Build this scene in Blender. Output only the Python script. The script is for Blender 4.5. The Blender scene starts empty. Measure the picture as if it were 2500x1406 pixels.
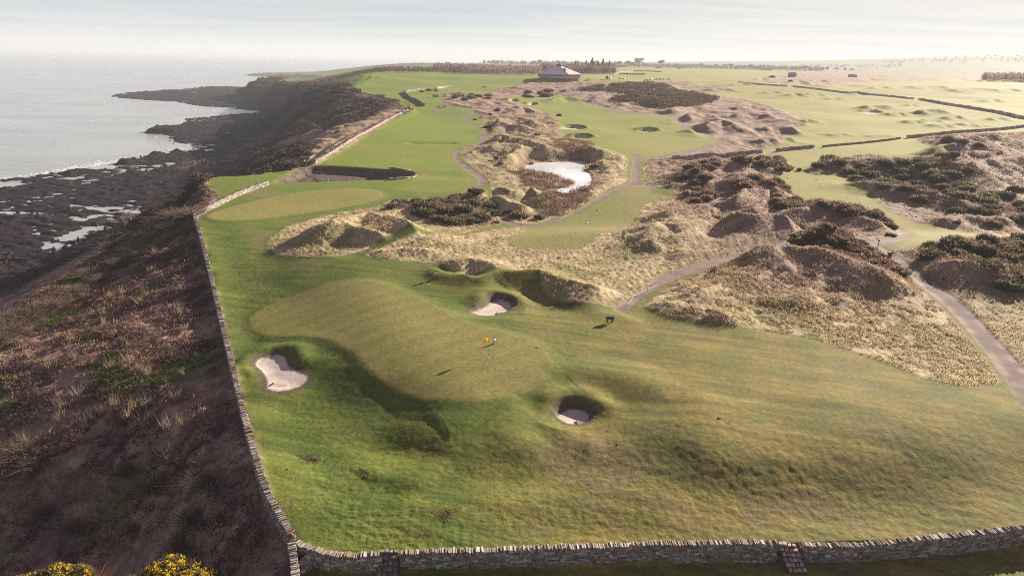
EXPO = 1.5; HAZE = .00018; QUALITY = .85
import bpy, math, random
import numpy as np
from math import radians, sin, cos, tan, pi
rng = np.random.default_rng(7); random.seed(7)
scene = bpy.context.scene
COL = scene.collection

# ------------------------------------------------------------------ camera
CAM_H = 34.0
FPX = 1667.0                       # focal length in photo pixels (2500 wide)
PITCH = math.atan(557/1667); ROLL = math.atan(0.0232)
Fv = np.array([0, cos(PITCH), -sin(PITCH)])
R0 = np.array([1., 0, 0]); U0 = np.array([0, sin(PITCH), cos(PITCH)])
Rv = cos(ROLL)*R0 + sin(ROLL)*U0; Uv = -sin(ROLL)*R0 + cos(ROLL)*U0
CAM = np.array([0., 0., CAM_H])
import mathutils
cd = bpy.data.cameras.new('camera'); co = bpy.data.objects.new('camera', cd); COL.objects.link(co)
M = mathutils.Matrix(((Rv[0], Uv[0], -Fv[0], 0), (Rv[1], Uv[1], -Fv[1], 0), (Rv[2], Uv[2], -Fv[2], CAM_H), (0, 0, 0, 1)))
co.matrix_world = M
cd.sensor_fit = 'HORIZONTAL'; cd.sensor_width = 36; cd.lens = 36*FPX/2500; cd.clip_start = .5; cd.clip_end = 60000
scene.camera = co

# ------------------------------------------------------------------ noise
_perm = np.random.default_rng(3).permutation(4096).astype(np.int64)
_ga = np.random.default_rng(4).random(4096)*2*pi
_gx, _gy = np.cos(_ga), np.sin(_ga)
def perlin(x, y, seed=0):
    xi = np.floor(x).astype(np.int64); yi = np.floor(y).astype(np.int64)
    xf = x-xi; yf = y-yi
    u = xf*xf*xf*(xf*(xf*6-15)+10); v = yf*yf*yf*(yf*(yf*6-15)+10)
    def g(i, j, dx, dy):
        h = _perm[(_perm[(i+seed*131) & 4095]+j) & 4095]
        return _gx[h]*dx+_gy[h]*dy
    a = g(xi, yi, xf, yf); b = g(xi+1, yi, xf-1, yf); c = g(xi, yi+1, xf, yf-1); d = g(xi+1, yi+1, xf-1, yf-1)
    return ((a+(b-a)*u)+((c+(d-c)*u)-(a+(b-a)*u))*v)*1.5
def fbm(x, y, s, octv=3, seed=0, gain=.5):
    r = np.zeros_like(x); a = 1.; f = 1./s
    for o in range(octv):
        r += a*perlin(x*f, y*f, seed+o*7); a *= gain; f *= 2.03
    return r
def ridged(x, y, s, octv=3, seed=0):
    r = np.zeros_like(x); a = 1.; f = 1./s
    for o in range(octv):
        r += a*(1-np.abs(perlin(x*f, y*f, seed+o*11))*1.6); a *= .45; f *= 2.1
    return r/1.6
def sstep(a, b, x):
    t = np.clip((x-a)/(b-a), 0, 1); return t*t*(3-2*t)
def lerp(a, b, t): return a+(b-a)*t

# ------------------------------------------------------------------ photograph pixel -> ray
def rays(px, py):
    px = np.asarray(px, float); py = np.asarray(py, float)
    d = Fv[None]*FPX + (px-1250)[:, None]*Rv[None] - (py-703)[:, None]*Uv[None]
    return d/np.linalg.norm(d, axis=1)[:, None]
def plane_pts(P, z=0.):
    P = np.asarray(P, float); d = rays(P[:, 0], P[:, 1]); t = (z-CAM_H)/d[:, 2]
    return (CAM[None]+d*t[:, None])[:, :2]

# ------------------------------------------------------------------ land form
W_px = [(720,1406),(715,1330),(690,1300),(650,1240),(625,1150),(600,1050),(575,950),(550,850),(525,740),(500,640),(485,580),(473,538)]
Wn = plane_pts(W_px, 0.)
o_ = np.argsort(Wn[:, 1]); Wn = Wn[o_]
T_y = [10, 97, 134, 178, 186, 200, 247, 340, 400, 460, 560, 650, 800, 870, 930, 1070, 1300, 1700, 1850, 2000, 2200, 3000, 3850, 5900, 9000, 40000]
T_x = [-62, -73, -79, -86, -72, -64, -66, -57, -75, -116, -150, -190, -260, -310, -330, -345, -340, -480, -640, -650, -500, -540, -610, -480, 300, 9000]
T_z = [-6, -5, -5, -4, -1.5, 1.5, 4, 9, 11, 13, 10, 6, 0, -2, -1, 0, -4, -10, -14, -14, -10, -8, -14, -8, -5, -5]
F_y = [10, 97, 134, 180, 233, 270, 360, 396, 492, 650, 800, 870, 930, 1070, 1300, 1700, 1850, 2000, 2200, 3000, 9000, 40000]
F_x = [-95, -105, -108, -112, -112, -118, -149, -156, -165, -214, -290, -345, -365, -385, -380, -530, -690, -700, -560, -590, 250, 8900]
C_y = [0, 90, 150, 200, 340, 470, 600, 800, 1500, 2500, 4000, 8000, 40000]
C_z = [0, 0, 1.5, 3.5, 9, 13.5, 18.5, 20, 23.5, 20, 18, 30, 40]
R_y = [0, 183, 400, 470, 650, 870, 1500, 2200, 4000, 40000]
R_d = [3, 4, 6, 10, 60, 160, 300, 500, 700, 900]
H_x = [-3000, -600, 0, 120, 840, 1560, 2040, 2520, 3000, 5200, 9000]
H_z = [-2, 4, 12, 16, 34, 56, 78, 106, 128, 150, 150]
N_px = [(300,1480),(700,1400),(722,1352),(760,1368),(830,1388),(925,1382),(1200,1374),(1500,1362),(1900,1348),(2200,1338),(2500,1318),(2900,1290)]
Nn = plane_pts(N_px, -.6)
def smooth_tab(y, ys, zs):
    ly = np.log(np.asarray(ys, float)+30); return np.interp(np.log(np.maximum(y, 0)+30), ly, zs)
WATER_px = [(-900,640),(-300,505),(-60,456),(8,438),(72,431),(120,426),(166,423),(230,415),(285,404),(320,395),(384,377),(435,373),(474,367),(468,356),(430,346),(422,336),(397,326),(364,318),(380,309),(394,305),(420,308),(458,303),(451,290),(525,285),(589,278),(640,275),(627,271),(538,263),(486,259),(435,250),(358,245),(307,241),(271,237),(285,231),(307,227),(384,222),(474,216),(512,211),(576,211),(625,205),(680,201),(900,210),(1000,330),(800,600),(0,1100),(-1400,1100)]
SEA_Z = -20.0
def sdf(P, X, Y, margin):
    """signed distance to a closed polygon, negative inside; clipped to margin away from its box"""
    out = np.full(X.shape, float(margin))
    m = (X > P[:, 0].min()-margin) & (X < P[:, 0].max()+margin) & (Y > P[:, 1].min()-margin) & (Y < P[:, 1].max()+margin)
    if not m.any(): return out
    x = X[m]; y = Y[m]; d2 = np.full(x.shape, 1e18); ins = np.zeros(x.shape, bool)
    n = len(P)
    for i in range(n):
        ax, ay = P[i]; bx, by = P[(i+1) % n]; ex, ey = bx-ax, by-ay
        L = ex*ex+ey*ey+1e-12
        t = np.clip(((x-ax)*ex+(y-ay)*ey)/L, 0, 1)
        dx = x-ax-t*ex; dy = y-ay-t*ey
        np.minimum(d2, dx*dx+dy*dy, out=d2)
        if ay != by:
            c = ((ay > y) != (by > y)) & (x < (bx-ax)*(y-ay)/(by-ay)+ax); ins ^= c
    d = np.sqrt(d2); d[ins] *= -1
    out[m] = np.minimum(d, margin)
    return out
WATER = plane_pts(WATER_px, SEA_Z)
def coast_x(y):
    xW0 = np.interp(y, Wn[:, 1], Wn[:, 0]); xT = smooth_tab(y, T_y, T_x); xF = smooth_tab(y, F_y, F_x)
    xW = np.where(y < 183, lerp(xW0, xT+3, sstep(150, 183, y)), xT+smooth_tab(y, R_y, R_d))
    return xW, xT, np.minimum(xF, xT-8)
def base(x, y):
    xW, xT, xF = coast_x(y)
    wob = fbm(x, y, 60., 2, 21)*np.interp(y, [0, 60, 180, 400, 4000], [0, 0, 2, 7, 30])
    zc = smooth_tab(y, C_y, C_z)
    hill = sstep(1500, 4000, y)
    zh = np.interp(x/np.maximum(y, 1)*4000, H_x, H_z)*np.clip(y/4000, .4, 1.25)
    zc = lerp(zc, zh, hill)
    yN = np.interp(x, Nn[:, 0], Nn[:, 1])
    zc = zc-1.1*sstep(.35, -.35, y-yN)*(x > np.interp(y, Wn[:, 1], Wn[:, 0]))
    # embankment under the clubhouse
    zc = zc+3.0*np.exp(-((x-45)/55)**2)*sstep(520, 585, y)*sstep(760, 640, y)
    zT = smooth_tab(y, T_y, T_z)
    t1 = sstep(0, 1, (xW-x)/np.maximum(xW-xT, .5))
    z = lerp(zc, np.minimum(zT, zc), t1)
    # shaded den at the near left
    den = np.exp(-((y-40)/19)**2)*sstep(0, 16, xW-x)
    z = z-8.5*den
    t2 = np.clip((xT-x+wob)/np.maximum(xT-xF, 1), 0, 1); t2 = t2**1.15
    t2 = t2*t2*(3-2*t2)*.6+.4*t2
    z = lerp(z, np.minimum(-16.3, z), t2)
    dF = xF-x
    z = z-np.clip(dF, 0, 60)/60*2.9*(t2 >= 1)
    return z
def unproj(P, dz=0.):
    """photo pixels -> points on the land surface raised by dz (first hit along the ray)"""
    P = np.asarray(P, float); d = rays(P[:, 0], P[:, 1]); n = len(P)
    ts = np.geomspace(28, 9000, 900)
    X = d[:, :1]*ts[None]; Y = d[:, 1:2]*ts[None]; Z = CAM_H+d[:, 2:]*ts[None]
    B = base(X.ravel(), Y.ravel()).reshape(X.shape)+dz
    below = Z < B
    k = np.where(below.any(1), below.argmax(1), len(ts)-1); k = np.maximum(k, 1)
    lo = ts[k-1]; hi = ts[k]
    for _ in range(22):
        mid = (lo+hi)/2; q = d*mid[:, None]
        b = (CAM_H+q[:, 2]) < base(q[:, 0], q[:, 1])+dz
        hi = np.where(b, mid, hi); lo = np.where(b, lo, mid)
    q = d*hi[:, None]
    return q[:, :2]
def chaikin(P, closed, it=2):
    P = np.asarray(P, float)
    for _ in range(it):
        if closed:
            Q = np.roll(P, -1, 0); P = np.stack([.75*P+.25*Q, .25*P+.75*Q], 1).reshape(-1, 2)
        else:
            a = .75*P[:-1]+.25*P[1:]; b = .25*P[:-1]+.75*P[1:]
            P = np.concatenate([P[:1], np.stack([a, b], 1).reshape(-1, 2), P[-1:]])
    return P
def densify(P, closed, step=40):
    P = np.asarray(P, float); out = []
    n = len(P)
    for i in range(n if closed else n-1):
        a = P[i]; b = P[(i+1) % n]; k = max(1, int(np.hypot(*(b-a))/step))
        for j in range(k): out.append(a+(b-a)*j/k)
    if not closed: out.append(P[-1])
    return np.array(out)
def area(P, z=None, smooth=2, dz=0.):
    Q = chaikin(densify(P, True, 60), True, smooth) if smooth else densify(P, True, 60)
    return plane_pts(Q, z) if z is not None else unproj(Q, dz)
def line(P, dz=0., smooth=1, step=40):
    Q = densify(P, False, step)
    if smooth: Q = chaikin(Q, False, smooth)
    return unproj(Q, dz)
# ------------------------------------------------------------------ traced ground plan
GREEN = area([(601,750),(625,730),(660,716),(728,706),(805,692),(882,690),(933,697),(990,720),(1050,748),(1100,776),(1150,800),(1205,815),(1260,830),(1310,850),(1345,880),(1355,910),(1340,935),(1300,960),(1250,975),(1200,984),(1150,988),(1090,986),(1040,978),(985,960),(940,936),(900,906),(870,876),(845,850),(815,829),(770,812),(720,803),(660,795),(620,781)], dz=2.1)
GREEN_B = area([(500,527),(560,507),(640,487),(700,475),(760,468),(830,463),(900,463),(930,470),(938,484),(900,497),(830,510),(740,525),(640,538),(550,543),(510,538)])
GREENS = [GREEN, GREEN_B]
PLATEAU = area([(430,700),(470,800),(560,838),(640,842),(720,835),(790,845),(850,872),(905,925),(985,968),(1090,993),(1200,990),(1300,968),(1380,958),(1480,965),(1600,1010),(1700,1070),(1850,1110),(2100,1080),(2500,1010),(3200,950),(3200,640),(1900,560),(900,640),(700,690)])
APRON = area([(500,560),(560,840),(640,940),(760,1000),(860,1050),(1000,1085),(1200,1105),(1450,1125),(1700,1135),(2000,1120),(2500,1060),(3200,1000),(3200,600)])
LEFTLIT = area([(590,560),(640,640),(630,700),(590,760),(570,620)])
ROUGH = [area(p) for p in [
  [(655,592),(670,578),(702,558),(754,537),(830,519),(894,509),(933,504),(945,488),(1010,486),(1110,483),(1180,480),(1213,520),(1232,548),(1189,556),(1112,590),(1050,606),(984,617),(920,638),(870,655),(820,664),(760,656),(700,645),(670,628),(654,612)],
  [(880,664),(930,645),(984,629),(1050,616),(1112,602),(1189,569),(1240,557),(1285,558),(1288,575),(1270,592),(1250,610),(1238,628),(1245,637),(1300,643),(1365,645),(1410,641),(1440,625),(1462,600),(1490,582),(1530,556),(1560,535),(1566,500),(1600,491),(1643,487),(1646,466),(1600,455),(1575,447),(1566,400),(1575,390),(1640,385),(1700,380),(1790,374),(1862,372),(1890,368),(1920,385),(1932,420),(1885,436),(1900,452),(1942,470),(1938,490),(2000,487),(2080,492),(2150,520),(2178,552),(2172,575),(2150,610),(2120,622),(2070,600),(1985,620),(1915,634),(1750,680),(1650,715),(1590,748),(1550,780),(1530,800),(1490,796),(1440,797),(1370,782),(1325,760),(1316,718),(1290,704),(1240,699),(1170,706),(1130,710),(1095,698),(1060,680),(960,673)],
  [(1572,800),(1580,782),(1620,748),(1720,700),(1850,655),(1930,635),(2060,612),(2130,640),(2183,690),(2250,757),(2312,815),(2370,890),(2420,965),(2424,990),(2350,997),(2280,987),(2200,955),(2110,918),(2000,882),(1900,862),(1800,852),(1700,838),(1610,822)],
  [(2172,640),(2200,650),(2230,640),(2270,625),(2310,608),(2400,600),(2560,598),(2600,1100),(2500,980),(2440,890),(2370,800),(2290,735),(2205,672)],
  [(1990,398),(2040,385),(2110,378),(2180,384),(2260,392),(2330,393),(2270,360),(2230,345),(2260,332),(2330,330),(2420,326),(2560,318),(2560,602),(2500,588),(2400,578),(2300,560),(2200,530),(2140,490),(2100,452),(2060,428),(2000,426),(1972,425)],
  [(1126,385),(1122,362),(1165,352),(1195,332),(1207,312),(1165,284),(1150,268),(1105,260),(1072,259),(1085,246),(1100,233),(1200,236),(1250,246),(1290,262),(1345,278),(1372,292),(1362,318),(1392,350),(1440,364),(1500,374),(1533,380),(1528,430),(1536,443),(1500,458),(1440,492),(1380,530),(1330,543),(1290,550),(1245,543),(1222,520),(1190,475),(1203,447),(1160,412)],
  [(1330,226),(1440,222),(1560,205),(1660,215),(1760,240),(1860,246),(1950,290),(1960,312),(1930,345),(1890,362),(1800,372),(1700,382),(1580,392),(1640,378),(1738,360),(1756,350),(1722,327),(1672,312),(1650,292),(1600,279),(1530,276),(1480,262),(1425,247)],
  [(1180,236),(1200,222),(1300,200),(1440,199),(1560,203),(1600,200),(1700,204),(1800,212),(1760,226),(1660,214),(1560,206),(1440,222),(1330,226),(1250,238)],
  [(1850,195),(1900,185),(2000,178),(2150,176),(2300,170),(2560,165),(2560,190),(2350,195),(2200,200),(2000,208),(1900,208)],
  [(665,352),(700,338),(770,322),(830,312),(900,290),(960,268),(1000,258),(1006,266),(960,296),(900,332),(850,362),(800,392),(760,412),(735,400),(760,380),(740,352),(700,360)],
]]
SCRUBGULLY = area([(742,404),(800,404),(870,408),(950,414),(1018,421),(1010,432),(960,438),(880,440),(800,443),(700,446),(655,450),(700,425)])
TEE = area([(1240,628),(1250,610),(1280,582),(1292,560),(1310,553),(1345,547),(1400,523),(1440,497),(1480,477),(1520,459),(1560,455),(1640,458),(1646,470),(1640,485),(1600,490),(1566,497),(1565,515),(1555,535),(1520,562),(1480,590),(1460,605),(1440,625),(1410,640),(1370,643),(1300,642),(1260,636)], smooth=1)
FAIRWAYS = [area(p) for p in [
  [(780,400),(850,360),(930,310),(1005,264),(1040,262),(1070,266),(1140,288),(1165,300),(1190,320),(1150,345),(1115,352),(1106,380),(1120,400),(1180,440),(1175,455),(1100,470),(1020,470),(940,462),(1020,440),(1020,422),(900,408)],
  [(1210,240),(1300,238),(1420,248),(1480,264),(1600,281),(1670,314),(1752,350),(1640,374),(1540,386),(1440,362),(1390,345),(1360,318),(1370,295),(1300,262)],
  [(1890,432),(1960,425),(2040,430),(2070,445),(2100,470),(2150,508),(2230,548),(2330,573),(2520,598),(2480,600),(2300,602),(2230,635),(2190,642),(2180,630),(2205,600),(2215,580),(2180,548),(2150,522),(2080,490),(1942,487),(1942,470)],
  [(1960,240),(2100,300),(2300,312),(2200,330),(1960,355),(1900,350),(1950,320),(1965,300),(1900,262),(1840,240)],
  [(1780,376),(1900,368),(2000,362),(2200,345),(2270,360),(2310,385),(2260,391),(2110,377),(2040,384),(1990,397),(1970,424),(1900,430)],
]]
PATHS = [area(p, smooth=1) for p in [
  [(1140,284),(1150,284),(1150,296),(1180,304),(1195,314),(1190,335),(1180,350),(1150,362),(1125,370),(1115,380),(1130,396),(1150,408),(1180,428),(1197,443),(1185,452),(1140,470),(1110,482),(1095,482),(1130,466),(1175,448),(1160,430),(1130,412),(1107,388),(1106,374),(1120,364),(1165,352),(1172,342),(1174,326),(1186,314),(1170,306),(1140,298)],
  [(1548,378),(1562,378),(1560,410),(1561,449),(1572,451),(1640,452),(1660,448),(1660,455),(1580,456),(1540,456),(1500,470),(1460,490),(1415,517),(1370,538),(1330,550),(1290,554),(1250,552),(1222,538),(1206,520),(1196,510),(1206,508),(1222,524),(1240,540),(1280,548),(1330,545),(1380,529),(1430,500),(1480,470),(1530,450),(1540,445),(1540,420)],
  [(1485,803),(1530,810),(1560,772),(1600,742),(1650,718),(1750,683),(1850,650),(1920,633),(1985,615),(1975,608),(1910,624),(1850,640),(1750,668),(1640,700),(1590,725),(1550,760),(1520,780)],
  [(2058,592),(2075,594),(2105,610),(2140,625),(2152,638),(2204,672),(2289,738),(2350,788),(2421,860),(2470,920),(2560,1030),(2600,1200),(2497,1065),(2434,965),(2384,886),(2312,800),(2262,757),(2183,680),(2138,637),(2100,622)],
  [(2120,622),(2150,613),(2180,602),(2196,588),(2192,570),(2178,556),(2184,553),(2205,558),(2220,575),(2225,588),(2215,605),(2190,622),(2155,634),(2135,634)],
  [(1420,247),(1440,250),(1480,264),(1530,276),(1600,279),(1640,285),(1668,302),(1672,312),(1720,326),(1742,340),(1757,350),(1740,362),(1640,381),(1562,395),(1558,391),(1640,376),(1735,356),(1746,350),(1735,342),(1716,331),(1668,318),(1660,306),(1636,290),(1600,283),(1526,280),(1474,267)],
  [(1057,264),(1066,265),(1085,275),(1140,284),(1140,287),(1080,278),(1056,267)],
  [(1736,490),(1750,470),(1775,466),(1775,480),(1762,492),(1745,500)],
  [(1075,240),(1085,236),(1080,242),(1090,249),(1115,252),(1112,254),(1085,251),(1074,245)],
  [(1855,388),(1875,376),(1890,370),(1896,372),(1880,382),(1866,394)],
]]
SAND_Z = (.45, 1.75, .9)
SANDS = [area(p, z=z, smooth=2) for p, z in [
  ([(625,884),(634,874),(660,868),(690,869),(698,880),(701,896),(720,906),(745,916),(752,922),(740,934),(715,943),(690,949),(665,948),(651,942),(656,930),(650,912),(640,900),(628,892)], .45),
  ([(1150,764),(1175,757),(1190,748),(1200,740),(1215,737),(1235,738),(1246,744),(1248,752),(1240,761),(1220,768),(1195,773),(1175,772),(1160,768)], 1.75),
  ([(1362,1018),(1375,1007),(1395,1002),(1415,1003),(1432,1011),(1438,1021),(1432,1031),(1412,1037),(1395,1037),(1378,1031),(1367,1025)], .9),
]]
FARSANDS = [area(p, smooth=2) for p in [
  [(1368,312),(1390,310),(1420,312),(1424,316),(1400,318),(1372,317)], [(1398,334),(1420,333),(1440,335),(1436,338),(1402,338)],
  [(1558,317),(1580,316),(1600,318),(1592,321),(1566,320)], [(2096,273),(2125,271),(2150,273),(2140,276),(2105,276)],
  [(1242,246),(1258,245),(1260,248),(1245,249)], [(1290,253),(1306,252),(1306,256),(1292,256)],
]]
POND_Z = float(base(*[c.mean(keepdims=True) for c in unproj([(1370,430)]).T])[0])-.35
POND = area([(1279,414),(1297,399),(1330,397),(1366,396),(1420,393),(1428,407),(1418,414),(1436,422),(1443,432),(1442,450),(1418,458),(1390,468),(1377,471),(1364,466),(1385,458),(1405,450),(1400,443),(1370,434),(1341,425),(1302,420)], z=POND_Z, smooth=1)
POOLS = [plane_pts(p, -20) for p in [
  [(160,502),(230,506),(290,506),(330,510),(365,517),(352,525),(300,519),(250,513),(190,513)],
  [(-80,522),(0,516),(70,515),(130,520),(160,524),(100,527),(20,526),(-80,532)],
  [(80,622),(120,590),(160,570),(215,552),(262,549),(278,556),(250,572),(210,592),(165,615),(120,632)],
  [(165,532),(225,528),(228,536),(200,541),(180,538)], [(240,525),(285,525),(300,543),(270,545)],
  [(-80,445),(-10,447),(40,446),(35,453),(-30,460),(-80,462)], [(-60,690),(0,676),(60,655),(110,640),(160,640),(100,662),(20,690),(-60,705)],
  [(340,415),(385,405),(420,398),(420,404),(370,415),(345,421)], [(140,436),(190,432),(195,437),(150,441)],
]]
# dune crests and mounds: (pixels along the crest, height, half width)
RIDGES = []
def ridge(P, h, w, p=1.5): RIDGES.append((line(P, dz=h*.8), h, w, p))
ridge([(752,578),(790,560),(830,548),(868,534),(885,527),(920,537),(960,547),(1000,564),(1040,584)], 4.2, 9)
ridge([(735,586),(790,570),(835,561),(872,576),(890,590),(935,600)], 2.8, 6)
ridge([(850,588),(880,586),(918,598),(950,610)], 2.2, 5); ridge([(762,598),(775,603),(788,618)], 1.2, 3)
ridge([(905,545),(940,522),(1000,508),(1080,500),(1180,496)], 2.4, 8)
ridge([(910,652),(960,645),(1010,644),(1070,650)], .9, 4); ridge([(1085,676),(1130,668),(1180,672),(1210,688)], 1.3, 5)
ridge([(1170,716),(1220,703),(1290,702),(1330,708),(1385,722),(1440,740),(1480,764),(1505,790)], 1.9, 6)
ridge([(1050,685),(1100,700),(1170,720),(1230,712)], 1.2, 4)
ridge([(1566,632),(1589,620),(1622,611),(1661,599),(1686,596),(1722,586)], 2.4, 6)
ridge([(1530,604),(1556,599),(1579,583),(1610,573),(1635,576),(1656,580),(1686,566),(1722,554)], 2.8, 7)
ridge([(1594,565),(1630,555),(1650,542),(1686,540),(1732,531),(1760,533)], 3, 7)
ridge([(1610,526),(1648,514),(1686,506),(1725,498),(1755,504)], 3, 7)
ridge([(1650,664),(1699,643),(1737,630),(1789,625),(1819,606),(1850,585)], 2, 6)
ridge([(1730,540),(1790,548),(1850,560),(1900,556),(1950,575),(2010,592),(2060,606)], 4.5, 10)
ridge([(1800,668),(1860,650),(1925,640),(1985,645),(2050,664),(2110,686),(2165,712),(2195,730)], 3.8, 11)
ridge([(1640,778),(1720,745),(1800,712),(1870,672),(1930,650)], 2.2, 8); ridge([(1900,790),(1950,745),(2000,715),(2040,690)], 1.6, 6)
ridge([(2030,790),(2080,745),(2110,700)], 1.2, 5)
ridge([(1568,782),(1620,783),(1680,795),(1750,805),(1795,832)], 1.4, 5)
ridge([(1690,440),(1730,415),(1770,400),(1830,400),(1860,395)], 3, 9); ridge([(1760,450),(1800,430),(1830,412),(1870,420)], 3, 7)
ridge([(1790,490),(1830,460),(1870,450),(1905,465)], 3.5, 8); ridge([(1820,520),(1870,495),(1920,480)], 2.5, 7)
ridge([(1640,448),(1680,418),(1720,405)], 2.5, 6); ridge([(1900,520),(1980,505),(2060,510),(2120,535),(2170,560)], 3, 8)
ridge([(1120,488),(1150,474),(1180,463),(1220,457),(1255,470),(1290,456),(1320,470),(1345,487)], 3, 7)
ridge([(1200,486),(1225,478),(1262,500),(1300,505)], 2.2, 5)
ridge([(1195,352),(1233,343),(1264,350),(1300,366)], 4, 9); ridge([(1250,372),(1292,358),(1318,366),(1350,382)], 5, 10)
ridge([(1200,330),(1226,322),(1264,334),(1307,338),(1345,360)], 4.5, 9); ridge([(1215,300),(1233,287),(1269,283),(1297,294),(1332,303)], 3.5, 8)
ridge([(1190,312),(1208,299),(1264,304),(1305,310)], 3, 7); ridge([(1240,268),(1277,256),(1308,267)], 3.2, 7); ridge([(1170,256),(1200,246),(1235,252)], 2, 6)
ridge([(1418,398),(1446,386),(1478,392)], 2.4, 6); ridge([(1380,352),(1418,349),(1458,359),(1490,372)], 2.6, 8)
ridge([(1450,420),(1480,408),(1510,400)], 1.6, 5); ridge([(1430,470),(1470,448),(1510,430)], 1.5, 5)
ridge([(1655,288),(1712,274),(1750,283),(1778,298)], 3.5, 9); ridge([(1690,314),(1738,299),(1776,296),(1812,311)], 3.5, 10)
ridge([(1785,281),(1827,271),(1872,278),(1910,290)], 3.5, 10); ridge([(1800,258),(1840,254),(1885,253)], 3, 9); ridge([(1860,312),(1905,306),(1955,317)], 2.5, 8)
ridge([(1865,341),(1906,335),(1945,337)], 2.2, 9); ridge([(1440,240),(1480,228),(1540,232),(1590,245)], 3, 10); ridge([(1340,240),(1380,228),(1420,238)], 2.8, 9)
ridge([(1500,252),(1560,246),(1620,252)], 2.5, 9); ridge([(1580,222),(1640,205),(1700,208)], 3, 12); ridge([(1620,272),(1680,255),(1740,262)], 3, 10)
ridge([(2262,398),(2315,387),(2368,376),(2421,380),(2500,373),(2580,370)], 5.5, 15); ridge([(2270,364),(2328,355),(2389,358),(2450,352),(2540,348)], 4.5, 12)
ridge([(2335,414),(2394,400),(2440,397),(2500,392),(2580,396)], 5, 14); ridge([(2300,440),(2340,424),(2400,425),(2470,440)], 2.5, 10); ridge([(2280,345),(2330,333),(2420,331),(2500,340)], 2.5, 10)
ridge([(2000,400),(2060,392),(2120,396),(2180,392)], 2.5, 8); ridge([(2120,408),(2180,402),(2240,412),(2290,425)], 2.8, 8)
ridge([(2060,440),(2140,446),(2220,460),(2300,478),(2400,500)], 2.5, 9); ridge([(2300,540),(2360,528),(2420,530),(2500,540)], 2, 8)
ridge([(2250,655),(2290,642),(2340,645),(2390,630),(2460,622)], 1.7, 6); ridge([(2250,700),(2330,672),(2400,690),(2500,700)], 3, 10)
for x, y, w, h in [(1940,227,50,2.6),(1992,226,50,2.2),(2035,237,45,1.8),(2140,254,90,3.4),(2226,252,30,2),(2275,265,85,3.4),(2190,270,60,2.6),(2280,288,70,2.4),(2330,280,60,2.4),(2360,296,60,2),(2300,302,50,1.8),(2395,300,40,1.8),(2440,285,60,2.2),(2230,293,50,2),(2050,205,150,2.6),(2000,196,50,2.4),(2150,212,60,2.2),(2270,209,120,3.6),(2380,213,150,4.4),(2460,215,80,3.6),(1950,199,60,3),(2330,192,120,3.4),(2120,192,80,2.6),(2480,196,60,2.6),(1975,292,30,2),(1948,300,26,1.8),(2050,325,60,.9),(2150,330,80,.7),(1860,190,40,3),(1660,198,60,2),(1760,214,80,2.5),(2100,225,50,1.8),(1885,223,60,2),(2420,240,70,2.6),(1875,345,60,1.5),(1300,212,100,2),(1810,202,60,2.5)]:
    q = unproj([(x, y)])[0]; wm = w*np.hypot(*q)/FPX
    ridge([(x-w*.45, y+1.5), (x-.1*w, y-.8), (x+w*.2, y-.5), (x+w*.5, y+2)], h, max(7, wm*.28), 1.6)
# shaping round the near green
ridge([(1050,1066),(1085,1052),(1130,1048),(1168,1060),(1190,1080)], .33, 8, 2.0)
ridge([(1340,1022),(1342,1048),(1370,1078),(1420,1100),(1480,1108)], .4, 3.6, 2.4)
ridge([(1355,968),(1390,955),(1440,953),(1500,962),(1560,985),(1630,1018)], .5, 5, 2.2)
ridge([(700,838),(740,850),(790,880),(815,920)], .2, 4, 2.4); ridge([(820,905),(870,940),(900,985)], .2, 4, 2.4)
ridge([(640,840),(610,880),(625,945),(700,965)], .25, 2.5, 2.4); ridge([(860,1165),(920,1140),(990,1150),(1040,1200)], .5, 4, 2.4)
ridge([(1270,1010),(1240,1060),(1290,1130)], .4, 4, 2.4); ridge([(930,1240),(1150,1225),(1400,1220),(1700,1230)], .45, 4, 2.2)
ridge([(1650,1160),(1700,1090),(1750,1010)], .35, 7, 2.2); ridge([(640,1110),(690,1190),(760,1260)], .5, 4, 2.2)
HOLLOWS = [(line(p), h, w) for p, h, w in [
  ([(760,930),(830,990),(930,1030)], .12, 7), ([(1430,1005),(1500,1012),(1590,1026)], .3, 5), ([(960,1030),(1060,1022),(1200,1030),(1290,1045)], .2, 7),
  ([(1260,745),(1300,772),(1330,790)], .5, 5), ([(940,1110),(1000,1130)], .4, 4), ([(1160,700),(1130,712),(1090,704)], .6, 3), ([(1010,349),(1100,349)], .6, 4), ([(900,425),(1090,428)], .4, 7),
]]
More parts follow.
